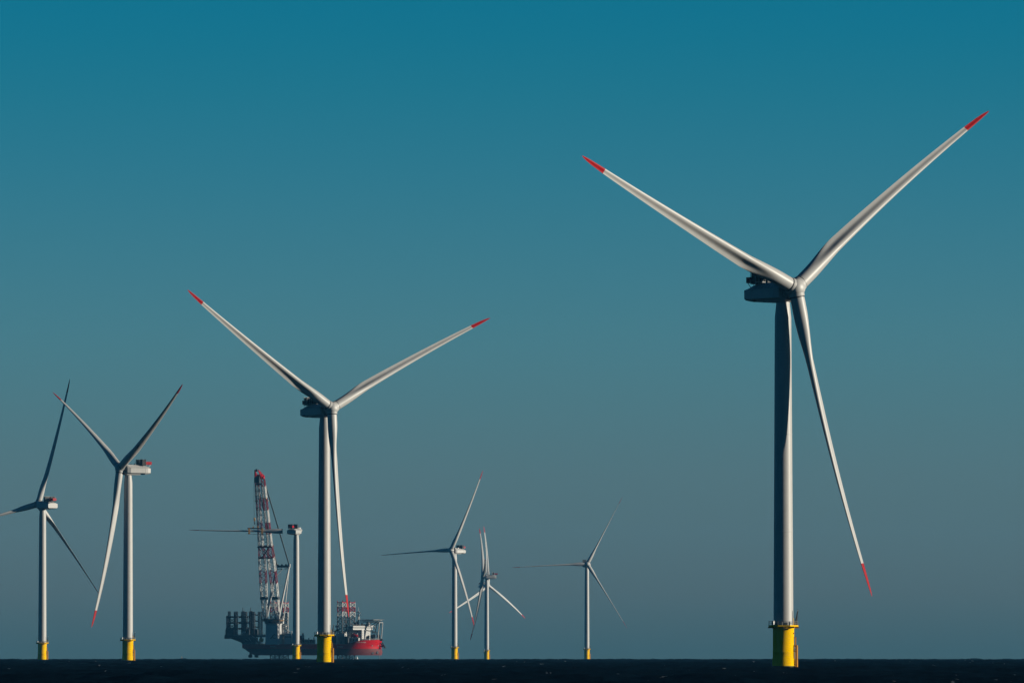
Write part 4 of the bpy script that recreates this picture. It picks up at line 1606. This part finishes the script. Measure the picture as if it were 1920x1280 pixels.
rootp, tipp = W(529.0, 995.6), W(347.5, 996.3)
Lb = (tipp - rootp).length
m1, m2 = blade_meshes(Lb, 3.0, 1.6, 72)
hb = empty('turbine_blade', rootp)
tag(hb, 'single loose blade hanging level in the crane yoke, its root towards the bare turbine', 'turbine blade')
ax = (tipp - rootp).normalized()
ydir = Vector((0, -1, 0))
xdir = ydir.cross(ax).normalized()
ydir = ax.cross(xdir)
bm_ = Matrix((xdir, ydir, ax)).transposed().to_4x4()
bo = link('blade', m1, hb, Matrix.Translation(ax * -3.2) @ bm_)
link('blade_tip', m1 if False else m2, bo)
link('root_shade_ring', ME_RING, bo)
yk = empty('lifting_yoke', W(479, 990))
tag(yk, 'dark lifting yoke with yellow clamps gripping the hanging blade', 'lifting yoke')
m_ = MB()
o_ = W(479, 990)
for dy in (-1.6, 1.6):
    m_.box((W(478.4, 990.2) - o_) + Vector((0, dy, 0)), (14.6, 0.7, 1.1))
for px in (465, 472, 479, 486, 492):
    m_.box(W(px, 990.2) - o_, (0.6, 3.6, 0.7))
m_.build('beam', M_DARK, yk, smooth=False)
for px in (467.2, 491.6):
    m_ = MB()
    for dy in (-2.2, 2.2):
        m_.box((W(px, 995.5) - o_) + Vector((0, dy, 0)), (1.5, 0.6, 5.0))
    m_.box(W(px, 999.6) - o_, (2.0, 4.8, 0.9))
    m_.box(W(px, 991.2) - o_, (1.8, 4.6, 1.2))
    m_.build('clamp', M_ORANGE, yk, smooth=False)
for px, py in ((483.5, 987.5), (491.0, 990.5), (474.6, 988.3)):
    MB().box(W(px, py) - o_, (1.5, 1.6, 1.4)).build('hydraulic_unit', M_ORANGE, yk, smooth=False)
m_ = MB()
m_.tube(W(465, 991.0) - o_ + Vector((0, 0, -5)), W(493, 991) - o_ + Vector((0, 0, -5.4)), 0.16, n=5)
m_.build('tag_rail', M_DARK, yk)
hk = empty('hook_block', W(477.2, 975.5))
tag(hk, 'yellow and black hook block hanging on wires above the blade yoke', 'hook block')
oh = W(477.2, 975.5)
m_ = MB()
m_.box((0, 0, 0.9), (1.6, 1.5, 3.0))
m_.lathe([(-0.7, 0.9), (-0.5, 1.15), (0.5, 1.15), (0.7, 0.9)], 18, 'X', (0, 0, 1.6))
m_.build('sheave', M_ORANGE, hk, smooth=False)
m_ = MB()
m_.tube((0, 0, -0.6), (0, 0, -2.2), 0.45, n=8)
m_.tube((0, 0, -2.2), (0.7, 0, -3.1), 0.42, n=8)
m_.tube((0.7, 0, -3.1), (-0.5, 0, -3.4), 0.4, n=8)
m_.build('hook', M_BLACK, hk)
m_ = MB()
for px in (474.6, 483.5):
    m_.tube((0, 0, -3.0), W(px, 988.0) - oh, 0.12, n=5)
m_.build('sling', M_ROPE, hk, kind='stuff')
m_ = MB()
for dx in (-0.9, 0.4):
    m_.tube((dx * 0.6, 0, 2.2), W(475.6 + (dx + 0.9) * 1.5, 905.0) - oh, 0.11, n=5)
m_.build('hoist_rope', M_ROPE, hk, kind='stuff')

# ------------------------------------------------------------------ faint buoy on the horizon
bu = empty('marker_buoy', (0, 0, 0))
YB = 8600.0
bu.location = ((341.5 - 960) / F * YB, YB, -YB * YB / 2 / RE)
tag(bu, 'faint little marker buoy on the horizon right of the second tower from the left', 'buoy')
m_ = MB()
m_.lathe([(-1, 0.9), (0.8, 1.1), (1.2, 0.5)], 14)
m_.build('float', M_YELR, bu)
m_ = MB()
for k in range(3):
    t = k * 2.094
    m_.tube((0.9 * math.cos(t), 0.9 * math.sin(t), 1.0), (0.2 * math.cos(t), 0.2 * math.sin(t), 3.4), 0.10, n=5)
m_.box((0, 0, 3.7), (0.5, 0.5, 0.7))
m_.build('cage', M_YELR, bu, kind='stuff')

# ------------------------------------------------------------------ haze
HZ = bpy.data.materials.new('haze')
HZ.use_nodes = True
hn = HZ.node_tree
hn.nodes.clear()
ho = hn.nodes.new('ShaderNodeOutputMaterial')
hv = hn.nodes.new('ShaderNodeVolumePrincipled')
hv.inputs['Color'].default_value = (0.12, 0.52, 1.0, 1)
hv.inputs['Density'].default_value = 0.65e-5
hv.inputs['Anisotropy'].default_value = 0.0
hn.links.new(hv.outputs[0], ho.inputs['Volume'])
HZ.cycles.homogeneous_volume = True
m_ = MB()
m_.box((0, 0, (240 - 16.5) / 2), (29400, 29400, 240 + 16.5))
m_.build('haze', HZ, None, smooth=False, kind='stuff')
